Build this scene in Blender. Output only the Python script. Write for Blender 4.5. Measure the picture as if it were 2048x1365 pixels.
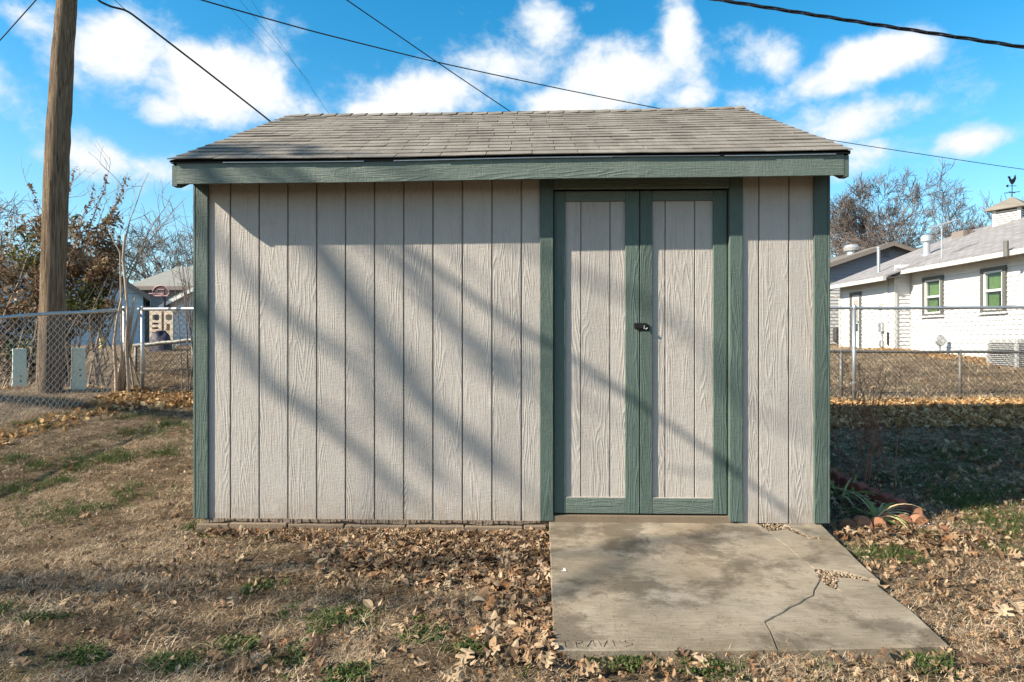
import bpy, bmesh, math, random
import numpy as np
from mathutils import Vector, Matrix

random.seed(7)
RNG = np.random.default_rng(7)
R = math.radians
for o in list(bpy.data.objects):
    bpy.data.objects.remove(o)
SC = bpy.context.scene
COL = SC.collection

# ------------------------------------------------------------------ camera, sky, sun, exposure
F = 1230.0                      # focal length in photograph pixels (2048 wide)
YAW = math.atan(34 / F)
CAM = (0.0, -4.316, 1.38)
HORIZON = 678.0
cam_data = bpy.data.cameras.new('camera')
cam_data.sensor_width = 36.0
cam_data.lens = 36.0 * F / 2048
cam_data.shift_y = -(682.5 - HORIZON) / 2048
cam_data.clip_start = 0.05
cam_data.clip_end = 3000
cam = bpy.data.objects.new('camera', cam_data)
COL.objects.link(cam)
cam.location = CAM
cam.rotation_euler = (R(90), 0, YAW)
SC.camera = cam

SUN_EL = R(31.5)
TANAZ = 2.4                     # sun stands to the left, a little in front of the shed wall
hx, hy = -TANAZ / math.hypot(1, TANAZ), -1 / math.hypot(1, TANAZ)
SUN = Vector((hx * math.cos(SUN_EL), hy * math.cos(SUN_EL), math.sin(SUN_EL)))
sd = bpy.data.lights.new('sun', 'SUN')
sd.energy = 5.0
sd.angle = R(0.53)
sd.color = (1.0, 0.90, 0.76)
sun = bpy.data.objects.new('sun', sd)
COL.objects.link(sun)
sun.rotation_euler = SUN.to_track_quat('Z', 'Y').to_euler()
sun.location = (-20, -10, 20)

SC.view_settings.view_transform = 'Standard'
SC.view_settings.look = 'None'
SC.view_settings.gamma = 1.0
SC.view_settings.exposure = 1.12

W = bpy.data.worlds.new('World')
SC.world = W
W.use_nodes = True


class NT:
    """tiny helper to wire node trees"""
    def __init__(self, tree):
        self.t = tree

    def n(self, kind, **kw):
        nd = self.t.nodes.new(kind)
        for k, v in kw.items():
            setattr(nd, k, v)
        return nd

    def link(self, a, b):
        self.t.links.new(a, b)

    def val(self, sock, v):
        if hasattr(v, 'is_linked') or isinstance(v, bpy.types.NodeSocket):
            self.link(v, sock)
        else:
            sock.default_value = v

    def m(self, op, a, b=None, c=None, clamp=False):
        nd = self.n('ShaderNodeMath', operation=op, use_clamp=clamp)
        self.val(nd.inputs[0], a)
        if b is not None:
            self.val(nd.inputs[1], b)
        if c is not None:
            self.val(nd.inputs[2], c)
        return nd.outputs[0]

    def vm(self, op, a, b=None):
        nd = self.n('ShaderNodeVectorMath', operation=op)
        self.val(nd.inputs[0], a)
        if b is not None:
            self.val(nd.inputs[1], b)
        return nd.outputs[0]

    def mix(self, fac, a, b, mode='MIX'):
        nd = self.n('ShaderNodeMix', data_type='RGBA', blend_type=mode)
        self.val(nd.inputs[0], fac)
        for s, v in ((nd.inputs[6], a), (nd.inputs[7], b)):
            if isinstance(v, (tuple, list)):
                s.default_value = (v[0], v[1], v[2], 1)
            else:
                self.link(v, s)
        return nd.outputs[2]

    def noise(self, vec, scale, detail=4, rough=0.55, dist=0.0, dim='3D'):
        nd = self.n('ShaderNodeTexNoise', noise_dimensions=dim)
        if vec is not None:
            self.link(vec, nd.inputs['Vector'])
        nd.inputs['Scale'].default_value = scale
        nd.inputs['Detail'].default_value = detail
        nd.inputs['Roughness'].default_value = rough
        nd.inputs['Distortion'].default_value = dist
        return nd.outputs['Fac']

    def ramp(self, fac, stops, interp='LINEAR'):
        nd = self.n('ShaderNodeValToRGB')
        cr = nd.color_ramp
        cr.interpolation = interp
        while len(cr.elements) < len(stops):
            cr.elements.new(0.5)
        for e, (p, c) in zip(cr.elements, stops):
            e.position = p
            e.color = (c[0], c[1], c[2], 1) if isinstance(c, (tuple, list)) else (c, c, c, 1)
        self.link(fac, nd.inputs[0])
        return nd.outputs[0]

    def smooth(self, x, lo, hi):
        nd = self.n('ShaderNodeMapRange', interpolation_type='SMOOTHSTEP')
        self.val(nd.inputs[0], x)
        nd.inputs[1].default_value = lo
        nd.inputs[2].default_value = hi
        return nd.outputs[0]


def build_world():
    t = NT(W.node_tree)
    for nd in list(W.node_tree.nodes):
        W.node_tree.nodes.remove(nd)
    sky = t.n('ShaderNodeTexSky', sky_type='NISHITA')
    sky.sun_disc = False
    sky.sun_elevation = SUN_EL
    sky.sun_rotation = math.atan2(SUN.x, SUN.y)
    sky.air_density = 1.0
    sky.dust_density = 0.35
    sky.ozone_density = 1.6
    hsv = t.n('ShaderNodeHueSaturation')
    hsv.inputs['Hue'].default_value = 0.486
    hsv.inputs['Saturation'].default_value = 1.46
    hsv.inputs['Value'].default_value = 2.1
    t.link(sky.outputs[0], hsv.inputs['Color'])
    tc = t.n('ShaderNodeTexCoord')
    d = t.vm('NORMALIZE', tc.outputs['Generated'])
    sx = t.n('ShaderNodeSeparateXYZ')
    t.link(d, sx.inputs[0])
    az = t.m('ARCTAN2', sx.outputs[0], sx.outputs[1])
    el = t.m('ARCSINE', sx.outputs[2])
    # cloud banks: direction (azimuth, elevation) with half sizes, all in photograph units for readability
    banks = [(60, 15, 120, 45, .75), (235, 95, 150, 90, .95), (430, 165, 190, 85, 1.25), (290, 200, 130, 45, .9),
             (560, 205, 130, 50, .8), (440, 235, 130, 45, .8), (150, 300, 130, 55, .75), (300, 330, 120, 40, .6),
             (860, 185, 190, 48, 1.05), (1020, 130, 130, 50, 1.05), (1095, 70, 60, 60, .95), (760, 225, 120, 40, .9),
             (1230, 165, 140, 60, 1.15), (1355, 60, 45, 85, 1.0), (1150, 205, 130, 45, 1.0), (1370, 205, 90, 35, .8),
             (1545, 115, 75, 60, .85), (1735, 125, 130, 45, 1.25), (1650, 165, 90, 40, .9), (1490, 215, 90, 40, .9),
             (1720, 245, 190, 45, 1.05), (1930, 285, 120, 32, 1.0), (1760, 300, 150, 35, .8), (1180, 15, 30, 20, .6),
             (1650, 330, 260, 30, .6), (-150, 120, 160, 90, 1.0), (2250, 160, 200, 80, 1.0)]
    field = None
    for px, py, rx, ry, w in banks:
        a0 = math.atan((px - 1058) / F)
        e0 = math.atan((678 - py) / F * math.cos(a0))
        wx = rx / F * math.cos(a0) ** 2
        wy = ry / F * math.cos(a0)
        u = t.m('MULTIPLY', t.m('SUBTRACT', az, a0), 1 / wx)
        v = t.m('MULTIPLY', t.m('SUBTRACT', el, e0), 1 / wy)
        r2 = t.m('ADD', t.m('MULTIPLY', u, u), t.m('MULTIPLY', v, v))
        g = t.m('MULTIPLY', t.m('EXPONENT', t.m('MULTIPLY', r2, -0.9)), w)
        field = g if field is None else t.m('MAXIMUM', field, g)
    # the same broken cloud goes on over the rest of the sky
    wide = t.noise(d, 3.2, 3, .5)
    rest = t.smooth(t.m('ABSOLUTE', az), 0.75, 1.1)
    field = t.m('MAXIMUM', field, t.m('MULTIPLY', rest, t.m('MULTIPLY', t.smooth(wide, .44, .68), 1.0)))
    warp = t.n('ShaderNodeTexNoise')
    t.link(d, warp.inputs['Vector'])
    warp.inputs['Scale'].default_value = 9
    warp.inputs['Detail'].default_value = 3
    dv = t.vm('ADD', d, t.vm('MULTIPLY', t.vm('SUBTRACT', warp.outputs['Color'], (.5, .5, .5)), (.05, .05, .05)))
    stretch = t.vm('MULTIPLY', dv, (1.0, 1.0, 1.3))
    fine = t.noise(stretch, 9.5, 10, .60)
    dens = t.m('ADD', field, t.m('MULTIPLY', t.m('SUBTRACT', fine, .5), 2.2))
    low = t.smooth(el, 0.0, 0.06)
    alpha = t.m('MULTIPLY', t.smooth(dens, 0.26, .92), t.m('MULTIPLY_ADD', low, .4, .6))
    bright = t.smooth(dens, 0.3, 1.15)
    ccol = t.mix(bright, (6.6, 8.0, 9.4), (9.6, 9.6, 9.5))
    veil = t.m('MULTIPLY', t.smooth(el, 0.42, 0.02), 0.42)
    basec = t.mix(veil, hsv.outputs[0], (4.2, 7.0, 9.0))
    out = t.mix(alpha, basec, ccol)
    bg = t.n('ShaderNodeBackground')
    bg.inputs['Strength'].default_value = 0.051
    t.link(out, bg.inputs['Color'])
    o = t.n('ShaderNodeOutputWorld')
    t.link(bg.outputs[0], o.inputs['Surface'])


build_world()

# ------------------------------------------------------------------ placing helpers
def ray(px, py):
    a = (px - 1024) / F
    b = -(py - HORIZON) / F
    return Vector((-math.sin(YAW) + a * math.cos(YAW), math.cos(YAW) + a * math.sin(YAW), b))


def at(px, py, Y):
    """world point on the plane y = Y that the photograph shows at pixel (px, py)"""
    d = ray(px, py)
    t = (Y - CAM[1]) / d.y
    return Vector((CAM[0] + d.x * t, Y, CAM[2] + d.z * t))


HY = np.array([-60, -6, -1.8, -0.3, 0.3, 1.0, 4.2, 5.3, 7.4, 10.3, 14.7, 20, 60, 3000])
HZ = np.array([.30, .2, .065, .005, .01, .085, .50, .33, .28, .74, .97, 1.10, 1.25, 1.25])


def sstep(a, b, x):
    t = np.clip((x - a) / (b - a), 0, 1)
    return t * t * (3 - 2 * t)


def H(x, y):
    """height of the ground"""
    x = np.asarray(x, float)
    y = np.asarray(y, float)
    z = (np.interp(y - .35, HY, HZ) + np.interp(y, HY, HZ) * 2 + np.interp(y + .35, HY, HZ)) / 4
    z = z + .05 * np.clip(-x - 2.4, 0, 4) * sstep(-1.0, 2.0, y) * (1 - sstep(4, 8, y))
    z = z + .012 * np.sin(x * 2.1 + 1.3) * np.sin(y * 1.7 + .4) + .006 * np.sin(x * 5.3) * np.cos(y * 4.7)
    return z


def hz(x, y):
    return float(H(x, y))


def ground_hit(px, py):
    d = ray(px, py)
    t = 0.5
    while t < 80:
        p = Vector(CAM) + d * t
        if p.z <= hz(p.x, p.y):
            return p
        t += .02 + t * .002
    return Vector(CAM) + d * t


# ------------------------------------------------------------------ object helpers
ORI = {}


def setp(o, label=None, category=None, group=None, kind=None):
    for k, v in (('label', label), ('category', category), ('group', group), ('kind', kind)):
        if v:
            o[k] = v
    return o


def thing(name, loc, label, category, group=None):
    o = bpy.data.objects.new(name, None)
    o.empty_display_size = .2
    COL.objects.link(o)
    o.location = loc
    ORI[o] = Vector(loc)
    return setp(o, label, category, group)


class MB:
    """collects polygons; build() links them as one mesh object"""
    def __init__(self):
        self.v = []
        self.f = []
        self.tint = []

    def add(self, verts, faces):
        n = len(self.v)
        self.v.extend([tuple(p) for p in verts])
        self.f.extend([tuple(i + n for i in fc) for fc in faces])
        return self

    def box(self, x0, x1, y0, y1, z0, z1):
        v = [(x, y, z) for z in (z0, z1) for y in (y0, y1) for x in (x0, x1)]
        return self.add(v, [(0, 2, 3, 1), (4, 5, 7, 6), (0, 1, 5, 4), (2, 6, 7, 3), (0, 4, 6, 2), (1, 3, 7, 5)])

    def bbox(self, x0, x1, y0, y1, z0, z1, b=.003):
        """box with chamfered edges"""
        bm = bmesh.new()
        bmesh.ops.create_cube(bm, size=1)
        for q in bm.verts:
            q.co = Vector(((x0 + x1) / 2 + q.co.x * (x1 - x0), (y0 + y1) / 2 + q.co.y * (y1 - y0), (z0 + z1) / 2 + q.co.z * (z1 - z0)))
        bmesh.ops.bevel(bm, geom=bm.edges[:], offset=b, segments=1, affect='EDGES')
        bm.verts.index_update()
        self.add([q.co for q in bm.verts], [[q.index for q in fc.verts] for fc in bm.faces])
        bm.free()
        return self

    def prism(self, poly, axis, a, b):
        """extrude a 2-D polygon along axis ('x','y','z') from a to b"""
        n = len(poly)

        def put(p, t):
            return {'x': (t, p[0], p[1]), 'y': (p[0], t, p[1]), 'z': (p[0], p[1], t)}[axis]
        v = [put(p, a) for p in poly] + [put(p, b) for p in poly]
        fc = [tuple(range(n))[::-1], tuple(range(n, 2 * n))] + [(i, (i + 1) % n, (i + 1) % n + n, i + n) for i in range(n)]
        return self.add(v, fc)

    def tube(self, pts, rad, sides=6, cap=True):
        pts = np.asarray([tuple(p) for p in pts], float)
        n = len(pts)
        rad = np.broadcast_to(np.asarray(rad, float), (n,))
        tg = np.gradient(pts, axis=0)
        tg /= np.linalg.norm(tg, axis=1)[:, None] + 1e-12
        ref = np.array([0., 0, 1.]) if abs(tg[:, 2]).mean() < .8 else np.array([1., 0, 0])
        u = np.cross(tg, ref)
        u /= np.linalg.norm(u, axis=1)[:, None] + 1e-12
        w = np.cross(tg, u)
        an = np.arange(sides) * 2 * math.pi / sides
        ring = pts[:, None, :] + rad[:, None, None] * (np.cos(an)[None, :, None] * u[:, None, :] + np.sin(an)[None, :, None] * w[:, None, :])
        base = len(self.v)
        self.v.extend(map(tuple, ring.reshape(-1, 3).tolist()))
        for i in range(n - 1):
            o = base + i * sides
            for k in range(sides):
                k2 = (k + 1) % sides
                self.f.append((o + k, o + k2, o + sides + k2, o + sides + k))
        if cap:
            self.f.append(tuple(base + k for k in range(sides))[::-1])
            self.f.append(tuple(base + (n - 1) * sides + k for k in range(sides)))
        return self

    def lathe(self, c, prof, sides=16):
        """profile of (radius, z) turned about the vertical through c"""
        base = len(self.v)
        for r, z in prof:
            for k in range(sides):
                a = 2 * math.pi * k / sides
                self.v.append((c[0] + r * math.cos(a), c[1] + r * math.sin(a), c[2] + z))
        for i in range(len(prof) - 1):
            for k in range(sides):
                k2 = (k + 1) % sides
                self.f.append((base + i * sides + k, base + i * sides + k2, base + (i + 1) * sides + k2, base + (i + 1) * sides + k))
        self.f.append(tuple(base + k for k in range(sides))[::-1])
        self.f.append(tuple(base + (len(prof) - 1) * sides + k for k in range(sides)))
        return self

    def build(self, name, mat, parent=None, origin=None, smooth=False):
        v = np.asarray(self.v, float)
        if origin is None:
            if parent is None:
                origin = Vector(((v[:, 0].min() + v[:, 0].max()) / 2, (v[:, 1].min() + v[:, 1].max()) / 2, v[:, 2].min()))
            else:
                origin = Vector(((v[:, 0].min() + v[:, 0].max()) / 2, (v[:, 1].min() + v[:, 1].max()) / 2, (v[:, 2].min() + v[:, 2].max()) / 2))
        origin = Vector(origin)
        me = bpy.data.meshes.new(name)
        me.from_pydata((v - np.array(origin)).tolist(), [], self.f)
        if mat:
            me.materials.append(mat)
        if smooth:
            me.polygons.foreach_set('use_smooth', [True] * len(me.polygons))
        if self.tint:
            a = me.attributes.new('tint', 'FLOAT', 'FACE')
            a.data.foreach_set('value', np.asarray(self.tint, np.float32))
        me.update()
        return link(name, me, parent, origin)


def link(name, me, parent, origin):
    o = bpy.data.objects.new(name, me)
    COL.objects.link(o)
    ORI[o] = Vector(origin)
    if parent is not None:
        o.parent = parent
        o.location = Vector(origin) - ORI[parent]
    else:
        o.location = origin
    return o


# ------------------------------------------------------------------ materials
MATS = {}


def newmat(name):
    m = bpy.data.materials.new(name)
    m.use_nodes = True
    t = NT(m.node_tree)
    b = m.node_tree.nodes['Principled BSDF']
    MATS[name] = m
    return m, t, b


def objvec(t, rnd=40.0):
    tc = t.n('ShaderNodeTexCoord')
    oi = t.n('ShaderNodeObjectInfo')
    off = t.n('ShaderNodeCombineXYZ')
    for i, k in enumerate((1.0, 0.37, 2.3)):
        t.link(t.m('MULTIPLY', oi.outputs['Random'], rnd * k), off.inputs[i])
    return t.vm('ADD', tc.outputs['Object'], off.outputs[0]), oi.outputs['Random']


def bump(t, b, h, dist, strength=1.0):
    nd = t.n('ShaderNodeBump')
    nd.inputs['Distance'].default_value = dist
    nd.inputs['Strength'].default_value = strength
    t.link(h, nd.inputs['Height'])
    t.link(nd.outputs[0], b.inputs['Normal'])


def plain(name, col, rough=.6, metal=0., var=.12, scale=8., bmp=0., bscale=60., rnd=.0, spec=.4):
    m, t, b = newmat(name)
    v, r = objvec(t)
    n = t.noise(v, scale, 5, .6)
    f = t.m('MULTIPLY_ADD', t.m('SUBTRACT', n, .5), var * 2, 1.0)
    if rnd:
        f = t.m('MULTIPLY', f, t.m('MULTIPLY_ADD', t.m('SUBTRACT', r, .5), rnd * 2, 1.0))
    c = t.n('ShaderNodeVectorMath', operation='SCALE')
    c.inputs[0].default_value = col
    t.link(f, c.inputs['Scale'])
    t.link(c.outputs[0], b.inputs['Base Color'])
    b.inputs['Roughness'].default_value = rough
    b.inputs['Metallic'].default_value = metal
    b.inputs['Specular IOR Level'].default_value = spec
    if bmp:
        bump(t, b, t.noise(v, bscale, 4, .6), bmp)
    return m


def embossed(name, col, along, dirt=(.30, .24, .17), dirt_amt=.25, depth=.0030, rnd=.05, rough=.62, lines=34., spec=.35, splash=False):
    """painted engineered wood with a pressed cedar grain; along = axis index the grain runs on"""
    m, t, b = newmat(name)
    v, r = objvec(t)
    s_long = {0: (.10, 1, 1), 2: (1, 1, .10)}[along]
    vl = t.vm('MULTIPLY', v, s_long)
    n1 = t.noise(vl, 9.5, 2, .45, .2)
    cont = t.m('SINE', t.m('MULTIPLY', n1, lines * 3.0))
    sharp = t.m('POWER', t.m('MULTIPLY_ADD', cont, .5, .5), 2.2)
    mask = t.smooth(t.noise(vl, 9, 2, .5), .38, .62)
    fl = {0: (.07, 1, 1), 2: (1, 1, .07)}[along]
    fine = t.noise(t.vm('MULTIPLY', v, fl), 210, 3, .6)
    saw = t.noise(t.vm('MULTIPLY', v, {0: (1, 1, .25), 2: (.25, 1, 1)}[along]), 90, 2, .5)
    h = t.m('ADD', t.m('MULTIPLY', t.m('MULTIPLY', sharp, mask), .60), t.m('MULTIPLY', fine, .95))
    h = t.m('ADD', h, t.m('MULTIPLY', saw, .55))
    bump(t, b, h, depth)
    blot = t.noise(v, 2.3, 5, .6)
    streak = t.noise(t.vm('MULTIPLY', v, fl), 22, 4, .6)
    f = t.m('ADD', t.m('MULTIPLY', t.m('SUBTRACT', blot, .5), .22), t.m('MULTIPLY', t.m('SUBTRACT', streak, .5), .14))
    f = t.m('ADD', f, t.m('MULTIPLY', t.m('SUBTRACT', r, .5), rnd * 2))
    f = t.m('ADD', f, 1.0)
    c = t.n('ShaderNodeVectorMath', operation='SCALE')
    c.inputs[0].default_value = col
    t.link(f, c.inputs['Scale'])
    dm = t.m('MULTIPLY', t.smooth(t.noise(v, 5.5, 6, .68), .5, .78), dirt_amt)
    groove = t.m('MULTIPLY', t.m('SUBTRACT', 1.0, t.smooth(fine, .3, .5)), dirt_amt * .6)
    cc = t.mix(t.m('MAXIMUM', dm, groove), c.outputs[0], dirt)
    if splash:
        sp = t.n('ShaderNodeSeparateXYZ')
        geo = t.n('ShaderNodeNewGeometry')
        t.link(geo.outputs['Position'], sp.inputs[0])
        mud = t.m('ADD', t.m('MULTIPLY', t.m('SUBTRACT', .42, sp.outputs[2]), 1.6), t.m('MULTIPLY', t.m('SUBTRACT', t.noise(geo.outputs['Position'], 14, 6, .7), .5), 1.1))
        cc = t.mix(t.m('MULTIPLY', t.smooth(mud, .12, .75), .55), cc, (.24, .18, .12))
        drip = t.smooth(t.noise(t.vm('MULTIPLY', geo.outputs['Position'], (1, 1, .06)), 26, 4, .6), .60, .78)
        cc = t.mix(t.m('MULTIPLY', drip, .22), cc, (.26, .215, .16))
    t.link(cc, b.inputs['Base Color'])
    b.inputs['Roughness'].default_value = rough
    b.inputs['Specular IOR Level'].default_value = spec
    return m


WALLC = (.395, .36, .32)
GREEN = (.072, .104, .086)
embossed('siding_paint', WALLC, 2, dirt=(.28, .235, .185), dirt_amt=.40, splash=True)
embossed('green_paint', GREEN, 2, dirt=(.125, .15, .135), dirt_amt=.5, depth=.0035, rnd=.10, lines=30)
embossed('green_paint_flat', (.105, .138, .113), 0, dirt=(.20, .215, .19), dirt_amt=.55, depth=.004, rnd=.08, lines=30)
plain('dark_metal', (.012, .011, .010), .45, .3, .2)
plain('black_drip', (.018, .015, .013), .7, 0, .3, 20)
plain('sill_wood', (.16, .105, .065), .85, 0, .35, 12, .004, 40)
plain('block_concrete', (.19, .142, .095), .92, 0, .3, 7, .004, 90, .15)
plain('mortar', (.20, .15, .11), .95, 0, .4, 25, .01, 60)
plain('flashing', (.55, .53, .50), .5, .4, .15)
plain('soffit_wood', (.32, .27, .21), .9, 0, .3, 6)
plain('galvanised', (.44, .45, .45), .42, .75, .18, 14, 0, 60, .05)
plain('galvanised_dull', (.16, .155, .14), .6, .5, .3, 20)
plain('wire_mesh', (.55, .54, .52), .5, .25, .2, 30)
plain('wire_mesh_dark', (.10, .095, .085), .6, .4, .25, 20)
plain('pedestal_plastic', (.50, .57, .47), .55, 0, .12, 6, .001, 40)
plain('cable_black', (.012, .013, .016), .5)
plain('white_vinyl', (.58, .58, .57), .5, 0, .06, 3, 0, 60, .02)
plain('gutter_white', (.50, .49, .45), .4, 0, .06)
plain('house_trim_grey', (.095, .097, .086), .6, 0, .1)
plain('glass_dark', (.02, .022, .022), .05, 0, .1, 3, 0, 60, 0, .9)
plain('curtain_green', (.17, .25, .085), .8, 0, .45, 9)
plain('door_white', (.62, .62, .60), .45, 0, .05)
plain('door_screen', (.30, .28, .23), .5, 0, .15)
plain('blue_siding', (.40, .53, .60), .6, 0, .10, 3, 0, 60, .05)
plain('grey_siding', (.25, .245, .27), .7, 0, .10, 3, 0, 60, .04)
plain('beige_siding', (.46, .44, .41), .7, 0, .10, 3, 0, 60, .04)
plain('brown_trim', (.20, .165, .14), .7, 0, .1)
plain('vent_metal', (.55, .55, .54), .35, .6, .1)
plain('ac_metal', (.40, .40, .385), .5, .2, .1)
plain('ac_dark', (.05, .05, .05), .7)
plain('play_plastic', (.53, .44, .33), .55, 0, .08)
plain('tarp_dark', (.035, .03, .045), .6, 0, .3)
plain('red_plastic', (.35, .05, .05), .5)
plain('hoop_dark', (.05, .03, .035), .5)
plain('hoop_pink', (.48, .28, .27), .6)
plain('hose_green', (.05, .25, .05), .5)
plain('paper_white', (.72, .71, .68), .8, 0, .08)
plain('glass_green', (.10, .42, .22), .25)
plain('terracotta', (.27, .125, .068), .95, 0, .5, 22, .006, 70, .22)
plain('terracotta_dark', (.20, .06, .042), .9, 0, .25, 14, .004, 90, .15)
plain('yellow_plastic', (.55, .42, .12), .5)
plain('window_brown', (.16, .085, .04), .6)


def mat_glass():
    m, t, b = newmat('window_glass')
    tr = t.n('ShaderNodeBsdfTransparent')
    tr.inputs['Color'].default_value = (.86, .9, .88, 1)
    gl = t.n('ShaderNodeBsdfGlossy')
    gl.inputs['Roughness'].default_value = .03
    mx = t.n('ShaderNodeMixShader')
    fr = t.n('ShaderNodeLayerWeight')
    t.link(t.m('MULTIPLY_ADD', t.m('POWER', fr.outputs['Facing'], 4.0), .5, .04), mx.inputs[0])
    t.link(tr.outputs[0], mx.inputs[1])
    t.link(gl.outputs[0], mx.inputs[2])
    t.link(mx.outputs[0], m.node_tree.nodes['Material Output'].inputs['Surface'])


mat_glass()


def mat_shingle(name, col, far=False):
    m, t, b = newmat(name)
    v, r = objvec(t)
    g = t.noise(v, 420 if not far else 60, 2, .7)
    gp_ = t.n('ShaderNodeNewGeometry').outputs['Position']
    bl = t.noise(t.vm('MULTIPLY', gp_, (2.2, .5, .5)), 2.2, 6, .68)
    f = t.m('ADD', t.m('MULTIPLY', t.m('SUBTRACT', g, .5), .65), t.m('MULTIPLY', t.m('SUBTRACT', bl, .5), 1.1))
    f = t.m('ADD', f, t.m('MULTIPLY_ADD', t.m('SUBTRACT', r, .5), .26, 1.0))
    c = t.n('ShaderNodeVectorMath', operation='SCALE')
    c.inputs[0].default_value = col
    t.link(f, c.inputs['Scale'])
    t.link(c.outputs[0], b.inputs['Base Color'])
    b.inputs['Roughness'].default_value = .95
    b.inputs['Specular IOR Level'].default_value = .15
    bump(t, b, t.noise(v, 380, 2, .7), .002)
    return m


mat_shingle('shingle_grey', (.205, .183, .153))
plain('shingle_edge', (.05, .045, .04), .95)


def mat_far_roof(name, ca, cb, sx, sy):
    """courses of shingles on a roof too far off to tell them apart; uses object space on the slope (u along, v up)"""
    m, t, b = newmat(name)
    tc = t.n('ShaderNodeTexCoord')
    mp = t.n('ShaderNodeMapping')
    t.link(tc.outputs['UV'], mp.inputs['Vector'])
    br = t.n('ShaderNodeTexBrick')
    t.link(mp.outputs[0], br.inputs['Vector'])
    br.inputs['Scale'].default_value = 1.0
    br.inputs['Brick Width'].default_value = sx
    br.inputs['Row Height'].default_value = sy
    br.inputs['Mortar Size'].default_value = .012
    br.inputs['Color1'].default_value = (*ca, 1)
    br.inputs['Color2'].default_value = (*cb, 1)
    br.inputs['Mortar'].default_value = (ca[0] * .45, ca[1] * .45, ca[2] * .45, 1)
    n = t.noise(tc.outputs['UV'], 2.0, 4, .6)
    c = t.mix(t.m('MULTIPLY', n, .5), br.outputs['Color'], (ca[0] * .7, ca[1] * .7, ca[2] * .7))
    t.link(c, b.inputs['Base Color'])
    b.inputs['Roughness'].default_value = .95
    bump(t, b, t.m('SUBTRACT', 1.0, br.outputs['Fac']), .01)
    return m


mat_far_roof('roof_grey', (.32, .30, .29), (.20, .185, .18), .33, .14)
mat_far_roof('roof_brown', (.21, .185, .15), (.15, .13, .105), .33, .14)
mat_far_roof('roof_light', (.30, .29, .25), (.24, .235, .20), .33, .14)


def mat_concrete():
    m, t, b = newmat('slab_concrete')
    tc = t.n('ShaderNodeTexCoord')
    g = t.n('ShaderNodeNewGeometry')
    v = g.outputs['Position']
    broom = t.noise(t.vm('MULTIPLY', v, (1.0, 14., 1.)), 9, 4, .65)
    big = t.noise(v, 2.0, 5, .6, .4)
    spots = t.noise(v, 9.0, 6, .7)
    c = t.ramp(t.m('ADD', t.m('MULTIPLY', big, .7), t.m('MULTIPLY', broom, .35)),
               [(.30, (.11, .084, .054)), (.44, (.195, .16, .112)), (.57, (.295, .245, .178)), (.75, (.43, .37, .285))])
    c = t.mix(t.m('MULTIPLY', t.smooth(spots, .6, .8), .30), c, (.42, .38, .31))
    c = t.mix(t.m('MULTIPLY', t.smooth(t.noise(v, 2.3, 8, .70, .15), .49, .62), .66), c, (.070, .055, .036))
    pit = t.smooth(t.noise(v, 75, 3, .6), .62, .72)
    c = t.mix(t.m('MULTIPLY', pit, .5), c, (.06, .048, .033))
    rust = t.smooth(t.noise(v, 1.4, 4, .6), .55, .75)
    c = t.mix(t.m('MULTIPLY', rust, .22), c, (.30, .19, .10))
    t.link(c, b.inputs['Base Color'])
    b.inputs['Roughness'].default_value = .92
    b.inputs['Specular IOR Level'].default_value = .2
    h = t.m('ADD', t.m('MULTIPLY', broom, .6), t.noise(v, 110, 5, .75))
    h = t.m('SUBTRACT', h, t.m('MULTIPLY', pit, .8))
    bump(t, b, h, .004)


mat_concrete()


def mat_ground():
    m, t, b = newmat('lawn_soil')
    g = t.n('ShaderNodeNewGeometry')
    v = g.outputs['Position']
    big = t.noise(v, .45, 4, .6)
    mid = t.noise(v, 3.5, 5, .65)
    fine = t.noise(v, 55, 4, .7)
    c = t.ramp(t.m('ADD', t.m('MULTIPLY', fine, .55), t.m('MULTIPLY', mid, .45)),
               [(.3, (.034, .023, .014)), (.47, (.095, .067, .041)), (.6, (.21, .152, .094)), (.75, (.36, .27, .17))])
    gr = t.m('MULTIPLY', t.smooth(t.noise(v, 1.3, 4, .65), .55, .72), .45)
    c = t.mix(gr, c, (.10, .10, .042))
    t.link(c, b.inputs['Base Color'])
    b.inputs['Roughness'].default_value = 1.0
    b.inputs['Specular IOR Level'].default_value = .05
    bump(t, b, t.m('ADD', fine, t.m('MULTIPLY', t.noise(v, 14, 5, .7), 1.5)), .025)


mat_ground()


def mat_rand(name, stops, rough=.85, trans=.0, var=.25, attr=False, scale=30):
    """colour picked per instance (or per face from the tint attribute)"""
    m, t, b = newmat(name)
    if attr:
        a = t.n('ShaderNodeAttribute')
        a.attribute_name = 'tint'
        r = a.outputs['Fac']
    else:
        r = t.n('ShaderNodeObjectInfo').outputs['Random']
    c = t.ramp(r, stops)
    tc = t.n('ShaderNodeTexCoord')
    n = t.noise(tc.outputs['Object'], scale, 3, .6)
    c = t.mix(1.0, c, t.ramp(n, [(.2, 1 - var), (.8, 1 + var)]), 'MULTIPLY')
    t.link(c, b.inputs['Base Color'])
    b.inputs['Roughness'].default_value = rough
    b.inputs['Specular IOR Level'].default_value = .2
    if trans:
        b.inputs['Transmission Weight'].default_value = 0
        tr = t.n('ShaderNodeBsdfTranslucent')
        t.link(c, tr.inputs['Color'])
        mx = t.n('ShaderNodeMixShader')
        mx.inputs[0].default_value = trans
        out = m.node_tree.nodes['Material Output']
        t.link(b.outputs[0], mx.inputs[1])
        t.link(tr.outputs[0], mx.inputs[2])
        t.link(mx.outputs[0], out.inputs['Surface'])
    return m


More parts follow.
